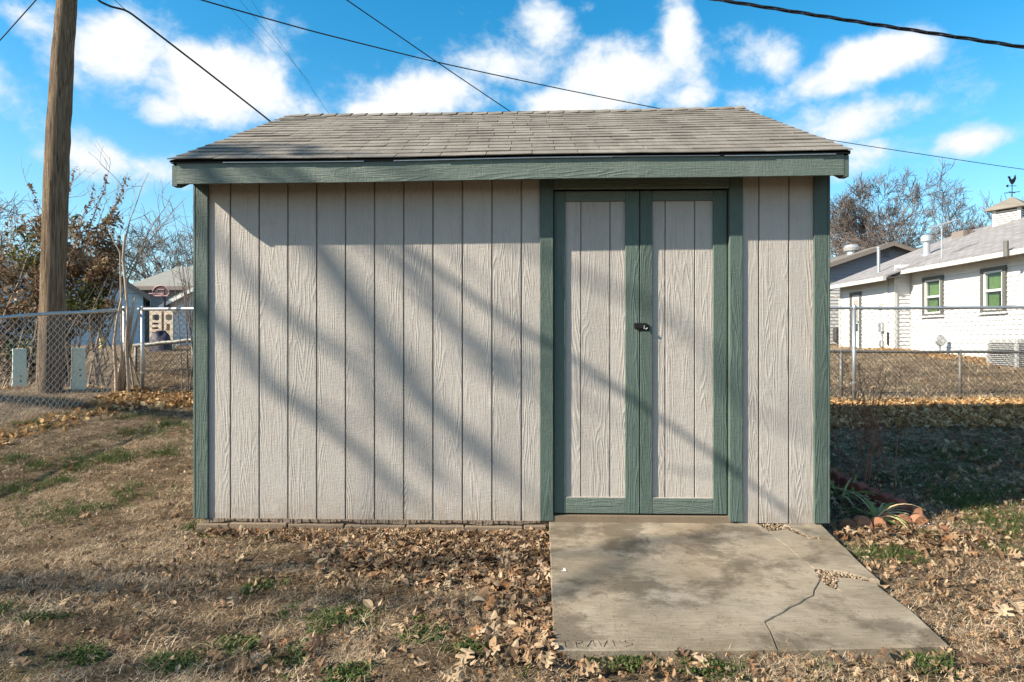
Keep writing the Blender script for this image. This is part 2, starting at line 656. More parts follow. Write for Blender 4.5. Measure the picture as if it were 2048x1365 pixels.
mat_rand('dead_grass', [(0, (.14, .092, .055)), (.25, (.35, .25, .15)), (.55, (.54, .405, .262)), (.82, (.72, .57, .385)), (1, (.21, .145, .087))], .8, .2, var=.5, scale=45)
mat_rand('green_grass', [(0, (.042, .068, .016)), (.5, (.075, .11, .026)), (1, (.12, .14, .048))], .6, .3)
mat_rand('oak_leaf', [(0, (.07, .043, .027)), (.2, (.155, .092, .05)), (.42, (.26, .165, .09)), (.62, (.37, .26, .155)), (.8, (.46, .345, .225)), (.92, (.25, .12, .05)), (1, (.12, .085, .058))], .7, .2)
mat_rand('oak_leaf_gold', [(0, (.17, .09, .038)), (.3, (.34, .19, .075)), (.65, (.52, .33, .15)), (.85, (.60, .43, .23)), (1, (.24, .15, .08))], .7, .2)
mat_rand('shrub_leaf', [(0, (.10, .052, .026)), (.3, (.22, .14, .08)), (.55, (.38, .28, .175)), (.7, (.12, .12, .04)), (1, (.075, .095, .028))], .7, .25, attr=True)
mat_rand('iris_leaf', [(0, (.13, .20, .045)), (.35, (.26, .33, .10)), (.6, (.40, .43, .19)), (.8, (.58, .47, .28)), (1, (.46, .32, .17))], .6, .3)
mat_rand('gravel', [(0, (.08, .055, .035)), (.5, (.22, .155, .095)), (1, (.40, .32, .23))], .9)


def mat_bark(name, a, bcol, stretch=.12, sc=9., bd=.02):
    m, t, b = newmat(name)
    v, r = objvec(t)
    vv = t.vm('MULTIPLY', v, (1, 1, stretch))
    n = t.noise(vv, sc * 2.2, 5, .65)
    c = t.ramp(n, [(.3, a), (.62, bcol), (.8, tuple(min(1, k * 1.3) for k in bcol))])
    t.link(c, b.inputs['Base Color'])
    b.inputs['Roughness'].default_value = .95
    b.inputs['Specular IOR Level'].default_value = .1
    if bd:
        bump(t, b, n, bd)
    return m


mat_bark('pole_wood', (.030, .020, .013), (.34, .25, .165), .025, 40, .06)
mat_bark('bark_grey', (.055, .042, .036), (.17, .135, .115), .3, 6, .02)
mat_bark('bark_far', (.08, .064, .056), (.21, .17, .145), .3, 3, 0)
mat_bark('bark_far_warm', (.085, .055, .036), (.22, .155, .105), .3, 3, 0)
mat_bark('twig_brown', (.14, .095, .065), (.36, .27, .19), .3, 9, 0)
mat_bark('twig_red', (.16, .07, .045), (.30, .16, .11), .3, 9, 0)
mat_bark('stem_pale', (.22, .165, .12), (.46, .37, .28), .12, 12, .004)

M = MATS

# ------------------------------------------------------------------ ground
def build_ground():
    xs = np.unique(np.concatenate([np.linspace(-1500, -60, 14), np.linspace(-60, -10, 50), np.linspace(-10, 10, 201), np.linspace(10, 60, 50), np.linspace(60, 1500, 14)]))
    ys = np.unique(np.concatenate([np.linspace(-1500, -20, 14), np.linspace(-20, -3, 30), np.linspace(-3, 8, 111), np.linspace(8, 60, 80), np.linspace(60, 2600, 16)]))
    X, Y = np.meshgrid(xs, ys)
    Z = H(X, Y)
    near = (np.abs(X) < 12) & (Y > -4) & (Y < 9)
    Z = Z + np.where(near, RNG.normal(0, .006, Z.shape), 0)
    # bare soil under the pad and the shed sits a little lower
    inside = (X > -2.3) & (X < 2.05) & (Y > .15) & (Y < 3.6)
    Z = np.where(inside, np.minimum(Z, .0), Z)
    pad = (X > .05) & (X < 1.95) & (Y > -1.85) & (Y < .2)
    Z = np.where(pad, np.minimum(Z, .035), Z)
    nx, ny = len(xs), len(ys)
    idx = np.arange(nx * ny).reshape(ny, nx)
    fc = np.stack([idx[:-1, :-1], idx[:-1, 1:], idx[1:, 1:], idx[1:, :-1]], -1).reshape(-1, 4)
    me = bpy.data.meshes.new('ground')
    me.from_pydata(np.stack([X, Y, Z], -1).reshape(-1, 3).tolist(), [], fc.tolist())
    me.polygons.foreach_set('use_smooth', [True] * len(me.polygons))
    me.materials.append(M['lawn_soil'])
    o = link('ground', me, None, (0, 0, 0))
    o['kind'] = 'structure'


build_ground()

# ------------------------------------------------------------------ the shed
XL, XR = -2.364, 2.058          # outer faces of the corner trim
BASE, TOP = .11, 2.56
OV = .24                        # eave overhang
DEPTH = 2.18                    # unseen rear slope made short and steep to trim the shed's shadow
RIDGE_Y = 1.83
SLOPE = .507
T1 = .019


def tilt(x):
    return .007 * (x + .15)


shed = thing('garden_shed', (-.15, 0, 0), 'beige plank-sided garden shed with green trim, double doors and grey shingle roof', 'shed')

# siding boards between the pressed grooves, on a backing sheet
grooves = [-2.122, -1.915, -1.709, -1.503, -1.297, -1.090, -.883, -.676, -.468, -.260, -.053]
left_edges = [XL + .01] + grooves + [.10]
right_edges = [1.45, 1.596, 1.802, XR - .01]
for edges in (left_edges, right_edges):
    for a, b in zip(edges[:-1], edges[1:]):
        MB().bbox(a + .005, b - .005, 0, .018, BASE - .009 + .004 * random.random() - .006 * (a > 1), TOP, .002).build('siding_board', M['siding_paint'], shed)
MB().box(XL + .012, .16, .0165, .024, BASE - .004, TOP).box(1.40, XR - .012, .0165, .024, BASE - .004, TOP).box(.16, 1.40, .0165, .024, 2.43, TOP).build('backing_sheet', M['siding_paint'], shed)
# side and back walls (seen from a step aside)
yb = DEPTH
gab = [(0.024, BASE), (yb, BASE), (yb, TOP), (RIDGE_Y, TOP + SLOPE * RIDGE_Y), (.024, TOP + .02)]
for x0 in (XL + .0, XR - .015):
    MB().prism(gab, 'x', x0, x0 + .015).build('side_wall', M['siding_paint'], shed)
MB().box(XL + .02, XR - .02, yb - .03, yb - .001, BASE, TOP).build('back_wall', M['siding_paint'], shed)
MB().box(XL + .06, XR - .06, .08, yb - .06, .02, BASE - .02).build('floor_deck', M['sill_wood'], shed)
# corner trim
for a, b in ((XL, XL + .089), (XR - .092, XR)):
    MB().bbox(a, b, -T1, -.0005, BASE - .005, 2.52, .004).build('corner_trim', M['green_paint'], shed)
for x in (XL - T1, XR):
    MB().bbox(x + .0005, x + T1 - .0005, -T1, .08, BASE - .005, 2.52, .004).build('corner_trim', M['green_paint'], shed)
# door opening
DX0, DX1, DZ0, DZ1 = .170, 1.388, .150, 2.425
MB().bbox(.076, DX0, -T1, -.0005, BASE - .003, 2.53, .004).build('door_casing', M['green_paint'], shed)
MB().bbox(DX1, 1.480, -T1, -.0005, BASE + .001, 2.53, .004).build('door_casing', M['green_paint'], shed)
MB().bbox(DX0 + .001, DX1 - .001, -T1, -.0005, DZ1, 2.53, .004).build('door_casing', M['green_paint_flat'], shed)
for xj in (DX0 - .012, DX1 + .001):
    MB().box(xj, xj + .011, .0, .09, DZ0 - .02, DZ1 + .01).build('door_jamb', M['green_paint'], shed)
MB().box(DX0 - .03, DX1 + .03, -.012, .10, BASE - .03, .142).build('door_sill', M['block_concrete'], shed)
MB().box(DX0 - .03, DX1 + .03, .085, .095, .14, 2.45).build('door_backing', M['dark_metal'], shed)
SY = .016                       # face of the door stiles
PY = .034                       # face of the door panels
doors = [(.176, .7735, .080, .098, (.366, .571)), (.7795, 1.381, .085, .094, (.957, 1.163))]
for i, (x0, x1, wl, wr, gr) in enumerate(doors):
    d = MB().box(x0 + .004, x1 - .004, PY + .016, PY + .03, DZ0 + .01, DZ1 - .012).build('door', M['siding_paint'], shed)
    z0, z1 = DZ0 + .004, DZ1 - .008
    for a, b in ((x0, x0 + wl), (x1 - wr, x1)):
        MB().bbox(a, b, SY, SY + .019, z0, z1, .003).build('stile', M['green_paint'], d)
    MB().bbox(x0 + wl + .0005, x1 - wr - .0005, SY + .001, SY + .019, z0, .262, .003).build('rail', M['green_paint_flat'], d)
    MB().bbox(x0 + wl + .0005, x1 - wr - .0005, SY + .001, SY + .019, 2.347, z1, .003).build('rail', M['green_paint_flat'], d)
    ed = [x0 + wl - .02, gr[0], gr[1], x1 - wr + .02]
    for a, b in zip(ed[:-1], ed[1:]):
        MB().bbox(a + .004, b - .004, PY + .0015, PY + .018, .25, 2.36, .002).build('panel_board', M['siding_paint'], d)
    MB().box(x0 + wl, x1 - wr, SY + .004, PY + .002, .2625, .2665).build('rail_cap', M['siding_paint'], d)
lt = MB().bbox(.735, .822, SY - .016, SY - .0005, 1.452, 1.490, .002).build('latch', M['dark_metal'], shed)
lt['label'] = 'black metal hasp latch joining the two doors'
MB().bbox(.772, .842, SY - .004, SY - .0006, 1.436, 1.474, .0015).build('hasp_plate', M['dark_metal'], lt)
MB().tube([(.803, SY - .026, 1.472), (.803, SY - .022, 1.452), (.815, SY - .022, 1.447), (.826, SY - .022, 1.455)], .004, 6).build('padlock_pin', M['vent_metal'], lt)

# foundation: blocks under the wall, crumbly bed above them
bx = [-2.36, -2.122, -1.705, -1.300, -.865, -.452, -.040, .125]
for a, b in zip(bx[:-1], bx[1:]):
    dz = random.uniform(-.005, .006)
    mb = MB().bbox(a + .004, b - .004, -.026 + random.uniform(-.003, .003), .12, -.09, .072 + dz, .006)
    mb.build('foundation_block', M['block_concrete'], shed)
MB().box(XL + .05, .15, .012, .06, .0, BASE).box(1.36, XR - .05, .012, .06, .0, BASE).build('sill_plate', M['sill_wood'], shed)
mm = MB()
x = XL + .06
while x < .07:
    w_ = random.uniform(.008, .022)
    zb = .0815 + .006 * math.sin(x * 9 + 1) + .005 * math.sin(x * 23) + random.uniform(-.002, .002)
    mm.box(x, x + w_ - .001, -.006 + random.uniform(-.004, .004), .02, zb, BASE - .006)
    x += w_
mm.build('mortar_bed', M['mortar'], shed)['kind'] = 'stuff'

# fascia, rakes, soffit
fz0, fz1 = 2.437, 2.574


def slab_tilted(x0, x1, y0, y1, z0, z1, name, mat, parent, seg=12, wob=.0):
    mb = MB()
    xs = np.linspace(x0, x1, seg + 1)
    v = []
    for x in xs:
        w = wob * math.sin(x * 2.3 + 1.1)
        v += [(x, y0, z0 + tilt(x) + w), (x, y1, z0 + tilt(x) + w), (x, y1, z1 + tilt(x) + w), (x, y0, z1 + tilt(x) + w)]
    f = [(0, 1, 2, 3), (4 * seg + 3, 4 * seg + 2, 4 * seg + 1, 4 * seg)]
    for i in range(seg):
        a = 4 * i
        for k in range(4):
            f.append((a + k, a + 4 + k, a + 4 + (k + 1) % 4, a + (k + 1) % 4))
    mb.add(v, f)
    return mb.build(name, mat, parent)


RX0, RX1 = XL - .040, XR + .032   # outer faces of the rake boards
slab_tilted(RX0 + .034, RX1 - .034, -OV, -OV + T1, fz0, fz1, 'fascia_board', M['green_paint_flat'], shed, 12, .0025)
for x0 in (RX0, RX1 - .033):
    z_ = fz0 + tilt(x0)
    pr = [(-OV + .002, z_ - .012), (-OV + .06, z_ - .012), (RIDGE_Y, z_ + SLOPE * (RIDGE_Y + OV) - .04), (DEPTH + .12, z_ - .012), (DEPTH + .12, fz1 + tilt(x0) - .005),
          (RIDGE_Y, fz1 + tilt(x0) + SLOPE * (RIDGE_Y + OV) - .012), (-OV + .002, fz1 + tilt(x0) - .012)]
    MB().prism(pr, 'x', x0, x0 + .033).build('rake_board', M['green_paint'], shed)
MB().prism([(-OV + T1, fz1 - .02), (.02, fz1 - .02 + SLOPE * .24), (.02, fz1 - .005 + SLOPE * .24), (-OV + T1, fz1 - .005)], 'x', RX0 + .034, RX1 - .034).build('soffit', M['soffit_wood'], shed)
slab_tilted(RX0 - .004, RX1 + .004, -OV - .010, -OV + .05, fz1 - .002, fz1 + .020, 'drip_edge', M['black_drip'], shed, 14, .004)
for a, b in ((-2.05, -1.1), (-.9, .55), (.55, 1.25), (1.28, 2.0)):
    slab_tilted(a, b, -OV - .0125, -OV - .0105, fz1 - .004 + random.uniform(-.002, .002), fz1 + .0015, 'flashing_strip', M['flashing'], shed, 5, .004)

# roof deck and individual shingle tabs
EX0, EX1 = -2.425, 2.098
eave_z = fz1 + .020
cs = math.cos(math.atan(SLOPE))
sn = math.sin(math.atan(SLOPE))
SLEN = (RIDGE_Y + OV + .02) / cs
deck = MB()
for sgn in (0, 1):
    pts = [(-OV - .01, eave_z - .012), (RIDGE_Y, eave_z - .012 + SLOPE * (RIDGE_Y + OV)), (RIDGE_Y, eave_z - .003 + SLOPE * (RIDGE_Y + OV)), (-OV - .01, eave_z - .003)]
    if sgn:
        rz_ = eave_z - .006 + SLOPE * (RIDGE_Y + OV)
        pts = [(DEPTH + .12, eave_z - .012), (DEPTH + .12, eave_z - .003), (RIDGE_Y, rz_ + .003), (RIDGE_Y, rz_ - .009)]
    n0 = len(deck.v)
    deck.prism(pts, 'x', EX0 + .01, EX1 - .01)
    deck.v = deck.v[:n0] + [(p[0], p[1], p[2] + tilt(p[0])) for p in deck.v[n0:]]
roof = deck.build('roof', M['shingle_edge'], shed)


def roof_pt(x, s, h):
    """point on the front roof slope: x along, s up the slope from the eave edge, h above the deck"""
    sag = -.014 * math.sin(math.pi * (x - EX0) / (EX1 - EX0)) * (s / SLEN)
    wav = .004 * math.sin(x * 2.7 + 1.0) * max(0, 1 - s / .5)
    y = -OV - .028 + s * cs - h * sn
    z = eave_z + s * sn + h * cs + tilt(x) + sag + wav - .009
    return Vector((x, y, z))


EXPO = .1385
TABW = .3048
nrow = int(SLEN / EXPO) + 1
for r_ in range(nrow):
    s0 = r_ * EXPO
    off = (r_ % 2) * TABW / 2 + ((r_ // 2) % 3 - 1) * .018 + random.uniform(-.012, .012)
    x = EX0 - off
    while x < EX1:
        a, b = max(x, EX0 + random.uniform(-.006, .004)), min(x + TABW, EX1 + random.uniform(-.004, .008))
        x += TABW
        if b - a < .03:
            continue
        gap = random.choice((.0018, .002, .003))
        a += gap
        b -= gap
        jit = random.uniform(-.003, .003)
        lift = random.choice((0, 0, 0, 0, .001, .003)) + (random.uniform(.0, .004) if a < EX0 + .2 else 0)
        top = min(s0 + EXPO + .03, SLEN - .003)
        th = .0055
        h0, h1 = .010 + lift, .0035
        sk = random.uniform(-.002, .002)
        am, bm_ = a, b
        nseg = 3
        vs, fs = [], []
        for i in range(nseg + 1):
            xx = a + (b - a) * i / nseg
            hh = h0 + (random.uniform(-.0012, .0012))
            ss = s0 + jit + sk * (i / nseg - .5)
            vs += [roof_pt(xx, ss, hh - th), roof_pt(xx, ss, hh), roof_pt(xx, top, h1), ]
        for i in range(nseg):
            q = 3 * i
            fs += [(q, q + 3, q + 4, q + 1), (q + 1, q + 4, q + 5, q + 2)]
        e = 3 * nseg
        fs += [(0, 1, 2), (e, e + 2, e + 1)]
        sh = MB().add(vs, fs).build('shingle', M['shingle_grey'], roof)
# back slope as plain courses
bk = MB()
for r_ in range(nrow):
    s0 = r_ * EXPO
    s1 = min(s0 + EXPO + .02, SLEN)
    p = [roof_pt(EX0, s0, .012), roof_pt(EX1, s0, .012), roof_pt(EX1, s1, .004), roof_pt(EX0, s1, .004)]
    kk = (DEPTH + .15 - RIDGE_Y) / (RIDGE_Y + OV + .028)
    bk.add([(q.x, RIDGE_Y + (RIDGE_Y - q.y) * kk, q.z + .006) for q in p], [(3, 2, 1, 0)])
bk.build('shingle_course', M['shingle_grey'], roof)['kind'] = 'stuff'
# ridge caps
x = EX0 + .03
k = 0
while x < EX1 - .05:
    w_ = min(.15, EX1 - x) + .03
    cap = MB()
    ptop = []
    for xx, lf in ((x, .0045), (min(x + w_, EX1), .0145)):
        pr_ = roof_pt(xx, SLEN, .012 + lf)
        for dy, dz in ((-.13, -.066), (-.05, -.020), (0, -.004), (.04, -.030), (.08, -.105)):
            ptop.append((xx, pr_.y + dy + .012, pr_.z + dz + random.uniform(-.002, .002)))
    fs = [(i, i + 1, i + 6, i + 5) for i in range(4)]
    low_ = [(p[0], p[1], p[2] - .006) for p in ptop]
    cap.add(ptop + low_, fs + [(a + 10, d_ + 10, c_ + 10, b_ + 10) for a, b_, c_, d_ in fs] + [(5, 6, 16, 15), (6, 7, 17, 16), (7, 8, 18, 17), (8, 9, 19, 18), (0, 5, 15, 10), (4, 14, 19, 9)])
    cap.build('ridge_cap', M['shingle_grey'], roof)
    x += .15
    k += 1

# ------------------------------------------------------------------ concrete pad, broken into pieces
def on_plane(px, py, z=.1):
    d = ray(px, py)
    t = (z - CAM[2]) / d.z
    return (CAM[0] + d.x * t, CAM[1] + d.y * t)


def inset(poly, d):
    n = len(poly)
    area = sum(poly[i][0] * poly[(i + 1) % n][1] - poly[(i + 1) % n][0] * poly[i][1] for i in range(n))
    s = 1 if area > 0 else -1
    out = []
    for i in range(n):
        p0, p1, p2 = (Vector(poly[i - 1]), Vector(poly[i]), Vector(poly[(i + 1) % n]))
        e1 = (p1 - p0).normalized()
        e2 = (p2 - p1).normalized()
        n1 = Vector((-e1.y, e1.x)) * s
        n2 = Vector((-e2.y, e2.x)) * s
        b = n1 + n2
        L = max(b.length, .35)
        k = d / max(.5, (1 + n1.dot(n2)) / 2) ** .5
        out.append(tuple(p1 + b / L * k))
    return out


def densify(poly, step=.09, jit=.0):
    out = []
    n = len(poly)
    for i in range(n):
        a, b = Vector(poly[i]), Vector(poly[(i + 1) % n])
        k = max(1, int((b - a).length / step))
        for j in range(k):
            p = a.lerp(b, j / k)
            if j and jit:
                p += Vector((random.uniform(-jit, jit), random.uniform(-jit, jit)))
            out.append(tuple(p))
    return out


crack = [(1556, 1300), (1550, 1284), (1541, 1262), (1530, 1243), (1548, 1233), (1567, 1224), (1580, 1214), (1600, 1206), (1612, 1197), (1628, 1190), (1629, 1180), (1634, 1172), (1641, 1160)]
upper = [(1637, 1150), (1628, 1138), (1610, 1124), (1590, 1108), (1574, 1092), (1553, 1078), (1537, 1062), (1522, 1052), (1502, 1040)]
P1 = [(1098, 1040), (1105, 1250), (1107, 1301)] + crack + upper
P2 = crack[::-1] + [(1556, 1300), (1900, 1290), (1835, 1230), (1757, 1167), (1730, 1176), (1712, 1180), (1690, 1182), (1668, 1176), (1655, 1170)]
P2 = crack + [(1655, 1170), (1668, 1176), (1690, 1183), (1712, 1180), (1757, 1172), (1835, 1230), (1900, 1291)]
P3 = [(1674, 1151), (1700, 1152), (1730, 1158), (1758, 1163), (1757, 1171), (1712, 1179), (1690, 1181), (1672, 1173)]
P4 = [(1628, 1137), (1610, 1124), (1590, 1108), (1574, 1092), (1553, 1078), (1537, 1062), (1575, 1059), (1592, 1066), (1612, 1074), (1640, 1078), (1675, 1080), (1720, 1124), (1760, 1160), (1730, 1154), (1700, 1146), (1668, 1140), (1650, 1139)]
P5 = [(1562, 1046), (1640, 1046), (1672, 1076), (1640, 1074), (1614, 1069), (1594, 1060)]
pad_c = on_plane(1400, 1150)
pad = thing('concrete_pad', (pad_c[0], pad_c[1], 0), 'cracked weathered concrete pad before the shed doors', 'concrete pad')
del pad['category'], pad['label']
pad['kind'] = 'structure'
PADPOLY = [on_plane(*p) for p in [(1098, 1040), (1107, 1301), (1556, 1302), (1900, 1291), (1760, 1165), (1672, 1078), (1640, 1046)]]


def piece(pix, zt, tx=0, ty=0, gap=.0016, bev=.0035, jit=.0025):
    poly = [on_plane(*p) for p in pix]
    poly = inset(densify(poly, .07, jit), gap)
    top = inset(poly, bev)
    c = Vector((sum(p[0] for p in poly) / len(poly), sum(p[1] for p in poly) / len(poly)))
    n = len(poly)

    def zz(p, z):
        return z + tx * (p[0] - c.x) + ty * (p[1] - c.y)
    v = [(p[0], p[1], -.02) for p in poly] + [(p[0], p[1], zz(p, zt - bev)) for p in poly] + [(p[0], p[1], zz(p, zt)) for p in top]
    area = sum(poly[i][0] * poly[(i + 1) % n][1] - poly[(i + 1) % n][0] * poly[i][1] for i in range(n))
    f = []
    for lv in (0, n):
        for i in range(n):
            j = (i + 1) % n
            f.append((lv + i, lv + j, lv + n + j, lv + n + i))
    f.append(tuple(range(2 * n, 3 * n)))
    if area < 0:
        f = [q[::-1] for q in f]
    return MB().add(v, f).build('slab_piece', M['slab_concrete'], pad)


main_piece = piece(P1, .1)
front_piece = piece(P2, .097, 0, .002)
piece(P3, .090, .01, 0)
piece(P4, .098, -.005, 0)
piece(P5, .095, 0, .01)


def carve(target, strokes, width=.006, depth=.006):
    """press hand-drawn strokes into the slab (they were scratched into wet concrete)"""
    cut = MB()
    for st in strokes:
        for a, b in zip(st[:-1], st[1:]):
            a, b = Vector(on_plane(*a)), Vector(on_plane(*b))
            e = (b - a).normalized() * .001
            nrm = Vector((-(b - a).y, (b - a).x)).normalized() * width / 2
            q = [a - e + nrm, a - e - nrm, b + e - nrm, b + e + nrm]
            v = [(p.x, p.y, .1 - depth) for p in q] + [(p.x, p.y, .13) for p in q]
            cut.add(v, [(3, 2, 1, 0), (4, 5, 6, 7)] + [(i, (i + 1) % 4, (i + 1) % 4 + 4, i + 4) for i in range(4)])
    me = bpy.data.meshes.new('cut')
    me.from_pydata(cut.v, [], cut.f)
    co = bpy.data.objects.new('cut', me)
    COL.objects.link(co)
    md = target.modifiers.new('carve', 'BOOLEAN')
    md.object = co
    md.solver = 'EXACT'
    md.use_self = True
    md.operation = 'DIFFERENCE'
    bpy.context.view_layer.update()
    dg = bpy.context.evaluated_depsgraph_get()
    new = bpy.data.meshes.new_from_object(target.evaluated_get(dg))
    target.modifiers.clear()
    if len(new.polygons) > 20:
        target.data = new
    bpy.data.objects.remove(co)


carve(main_piece, [
    [(1119, 1283), (1140, 1282)], [(1130, 1283.5), (1133, 1295)],
    [(1152, 1283), (1155, 1295)], [(1153.5, 1282), (1164, 1281.5), (1166, 1285), (1156, 1288)], [(1158, 1289), (1168, 1295)],
    [(1175, 1294), (1184, 1281)], [(1186, 1281), (1193, 1294)], [(1181, 1289.5), (1188, 1289.2)],
    [(1197, 1281), (1205, 1294)], [(1208, 1294), (1215, 1281)],
    [(1226, 1281), (1231, 1293)],
    [(1263, 1281), (1251, 1281), (1251, 1284.5)], [(1253, 1285.5), (1264, 1286.5), (1265, 1291)], [(1263, 1292.5), (1249, 1293)]], .0055, .005)
carve(front_piece, [
    [(1818, 1271), (1822, 1266)], [(1838, 1262), (1843, 1260), (1846, 1264)], [(1845, 1264), (1849, 1272), (1858, 1270)],
    [(1857, 1275), (1858, 1283)], [(1870, 1282), (1872, 1283)], [(1879, 1282), (1881, 1283)]], .005, .005)

# ------------------------------------------------------------------ chain-link fences
def chainlink(name, A, B, hA, hB, label, post_at=(), mesh='wire_mesh', metal='galvanised', top_r=.021, pr=.028, cell=.085, wire=.0028, low=0.0, group='chain-link fences'):
    """A, B: ground points of the run; hA, hB: height of the top rail above them"""
    A, B = Vector(A), Vector(B)
    fence = thing(name, (A + B) / 2, label, 'fence', group)
    L = (B - A).length
    ta, tb = A + Vector((0, 0, hA)), B + Vector((0, 0, hB))
    nseg = 14
    pts = [ta.lerp(tb, i / nseg) + Vector((0, 0, .006 * math.sin(i * 1.9))) for i in range(nseg + 1)]
    MB().tube(pts, top_r, 10).build('top_rail', M[metal], fence, smooth=True)
    hor = (B - A)
    hor.z = 0
    nrm = Vector((-hor.y, hor.x, 0)).normalized()
    for f, r in post_at:
        p = A.lerp(B, f)
        p.z = hz(p.x, p.y) - .1
        tp = ta.lerp(tb, f).z
        po = MB().tube([(p.x, p.y, p.z), (p.x, p.y, tp + .012)], r, 12).build('post', M[metal], fence, smooth=True)
        MB().lathe((p.x, p.y, tp + .012), [(r * 1.12, -.03), (r * 1.15, .0), (r * .9, .022), (r * .3, .034)], 12).build('post_cap', M[metal], po)
        for zf in (.25, .6):
            zc = p.z + .1 + (tp - p.z - .1) * zf
            MB().lathe((p.x, p.y, zc), [(r * 1.13, -.010), (r * 1.13, .010)], 10).build('tie_band', M[metal], po)
    mb = MB()
    n = int(L / (cell / 2))
    for i in range(n):
        f = (i + .5) / n
        p = A.lerp(B, f)
        zt = ta.lerp(tb, f).z + .018
        zb = hz(p.x, p.y) - .01 + low
        rows = int((zt - zb) / (cell / 2))
        off = nrm * .0025
        pl = []
        for k in range(rows + 1):
            sgn = 1 if (k + i) % 2 else -1
            q = A.lerp(B, f + sgn * .5 / n * .98)
            z = zt - k * cell / 2
            pl.append((q.x + nrm.x * (.005 * sgn + top_r * .6), q.y + nrm.y * (.005 * sgn + top_r * .6), z))
        mb.tube(pl, wire, 3, False)
    o = mb.build('chain_link_mesh', M[mesh], fence)
    o['kind'] = 'stuff'
    return fence


def gp(x, y, d=0):
    return Vector((x, y, hz(x, y) + d))


cornerL = at(259, 800, 4.0)
sideA = gp(-6.45, -1.2)
sideB = gp(cornerL.x, 4.0)
chainlink('chain_link_fence', sideA, sideB, 1.23, 1.79 - sideB.z, 'galvanised chain-link fence in front of the leaning utility pole', [(0.0, .028), (.985, .030)], wire=.0036)
backA = gp(cornerL.x + .08, 4.06)
backB = gp(10.5, 4.12)
bl = (backB - backA).length
pxr = at(1708, 700, 4.1).x
chainlink('chain_link_fence', backA, backB, 1.79 - backA.z, 1.80 - backB.z, 'galvanised chain-link fence running behind the shed, its rail crossing before the white house',
          [(.004, .024), ((-1.0 - backA.x) / (backB.x - backA.x), .024), ((pxr - backA.x) / (backB.x - backA.x), .024), (.995, .024)], mesh='wire_mesh_dark', wire=.0030)
fR0 = gp(2.6, 7.2)
fR1 = gp(13.5, 7.6)
pr2 = at(1687, 700, 7.23).x
chainlink('chain_link_fence', fR0, fR1, 1.15 - fR0.z, 1.12 - fR1.z, 'low rusty chain-link fence on the far side of the alley before the white house',
          [((pr2 - 2.6) / 10.9, .030), (.5, .026), (.98, .026)], mesh='wire_mesh_dark', metal='galvanised_dull', top_r=.028, wire=.0042)
fL0 = at(268, 692, 9.5)
fL1 = at(470, 670, 8.6)
fL0 = gp(fL0.x, 9.5)
fL1 = gp(fL1.x, 8.6)
chainlink('chain_link_fence', fL0, fL1, at(268, 692, 9.5).z - fL0.z, at(470, 672, 8.6).z - fL1.z, 'low dark chain-link fence before the grey-roofed house and hoop',
          [(.02, .03), (.6, .026), (.98, .026)], mesh='wire_mesh_dark', metal='galvanised_dull', top_r=.045, wire=.0048)

# ------------------------------------------------------------------ utility pole, pedestals, cables
def build_pole():
    Yp = 3.85
    ctr = [(96, 828, 24.5), (100, 760, 23), (105, 600, 21.8), (111, 400, 21.8), (117, 250, 21), (126, 100, 19), (134, 0, 17.5), (150, -220, 15), (160, -360, 14)]
    pts, rad = [], []
    for px, py, w in ctr:
        p = at(px, py, Yp)
        pts.append(p)
        rad.append(w / F * (Yp - CAM[1]))
    pts[0] = Vector((pts[0].x - .01, Yp, hz(pts[0].x, Yp) - .3))
    P, Q = [], []
    for i in range(len(pts) - 1):
        for j in range(5):
            P.append(pts[i].lerp(pts[i + 1], j / 5))
            Q.append(rad[i] + (rad[i + 1] - rad[i]) * j / 5)
    base = Vector((pts[0].x, Yp, hz(pts[0].x, Yp)))
    pole = thing('utility_pole', base, 'tall weathered leaning wooden utility pole behind the chain-link fence', 'utility pole')
    mb = MB().tube(P, Q, 26)
    vv = np.array(mb.v)
    vv[:, :2] += RNG.normal(0, .0035, (len(vv), 2))
    mb.v = vv.tolist()
    mb.build('shaft', M['pole_wood'], pole, origin=base, smooth=True)
    top = P[-1]
    MB().box(top.x - 1.1, top.x + 1.1, Yp - .19, Yp - .11, top.z - .5, top.z - .4).build('crossarm', M['pole_wood'], pole)
    return P


POLE = build_pole()

for px, py0, py1, w, Yq, lab in ((157, 696, 806, 30, 4.15, 'pale green utility pedestal between the leaning pole and the cut sapling'),
                                 (39, 698, 790, 29, 5.2, 'pale green utility pedestal beneath the shrub, beyond the leaning pole')):
    c = at(px, py1, Yq)
    g0 = hz(c.x, Yq)
    ztop = at(px, py0, Yq).z
    hw = w / F * (Yq - CAM[1]) / 2 * .82
    pd = thing('utility_pedestal', (c.x, Yq, g0), lab, 'utility pedestal', 'utility pedestals')
    rot = Matrix.Rotation(R(38), 3, 'Z')

    def rb(hw0, hw1, z0, z1, b=.012):
        mb = MB().bbox(-hw0, hw0, -hw0 * .9, hw0 * .9, 0, 1, b)
        o = []
        for v in mb.v:
            k = hw1 / hw0 if v[2] > .5 else 1
            q = rot @ Vector((v[0] * k, v[1] * k, 0))
            o.append((c.x + q.x, Yq + q.y, z0 + (z1 - z0) * v[2]))
        mb.v = o
        return mb
    rb(hw * 1.10, hw * 1.06, g0 - .1, g0 + .16).build('base_sleeve', M['pedestal_plastic'], pd)
    rb(hw, hw * .94, g0 + .12, ztop - .02).build('housing', M['pedestal_plastic'], pd)
    rb(hw * 1.03, hw * .92, ztop - .03, ztop).build('cap', M['pedestal_plastic'], pd)
    for dz in (.20, .28):
        q = rot @ Vector((.02, -hw * .9 - .004, 0))
        MB().lathe((c.x + q.x, Yq + q.y, g0 + dz), [(.010, -.01), (.012, 0), (.008, .01)], 8).build('lock_bolt', M['dark_metal'], pd)


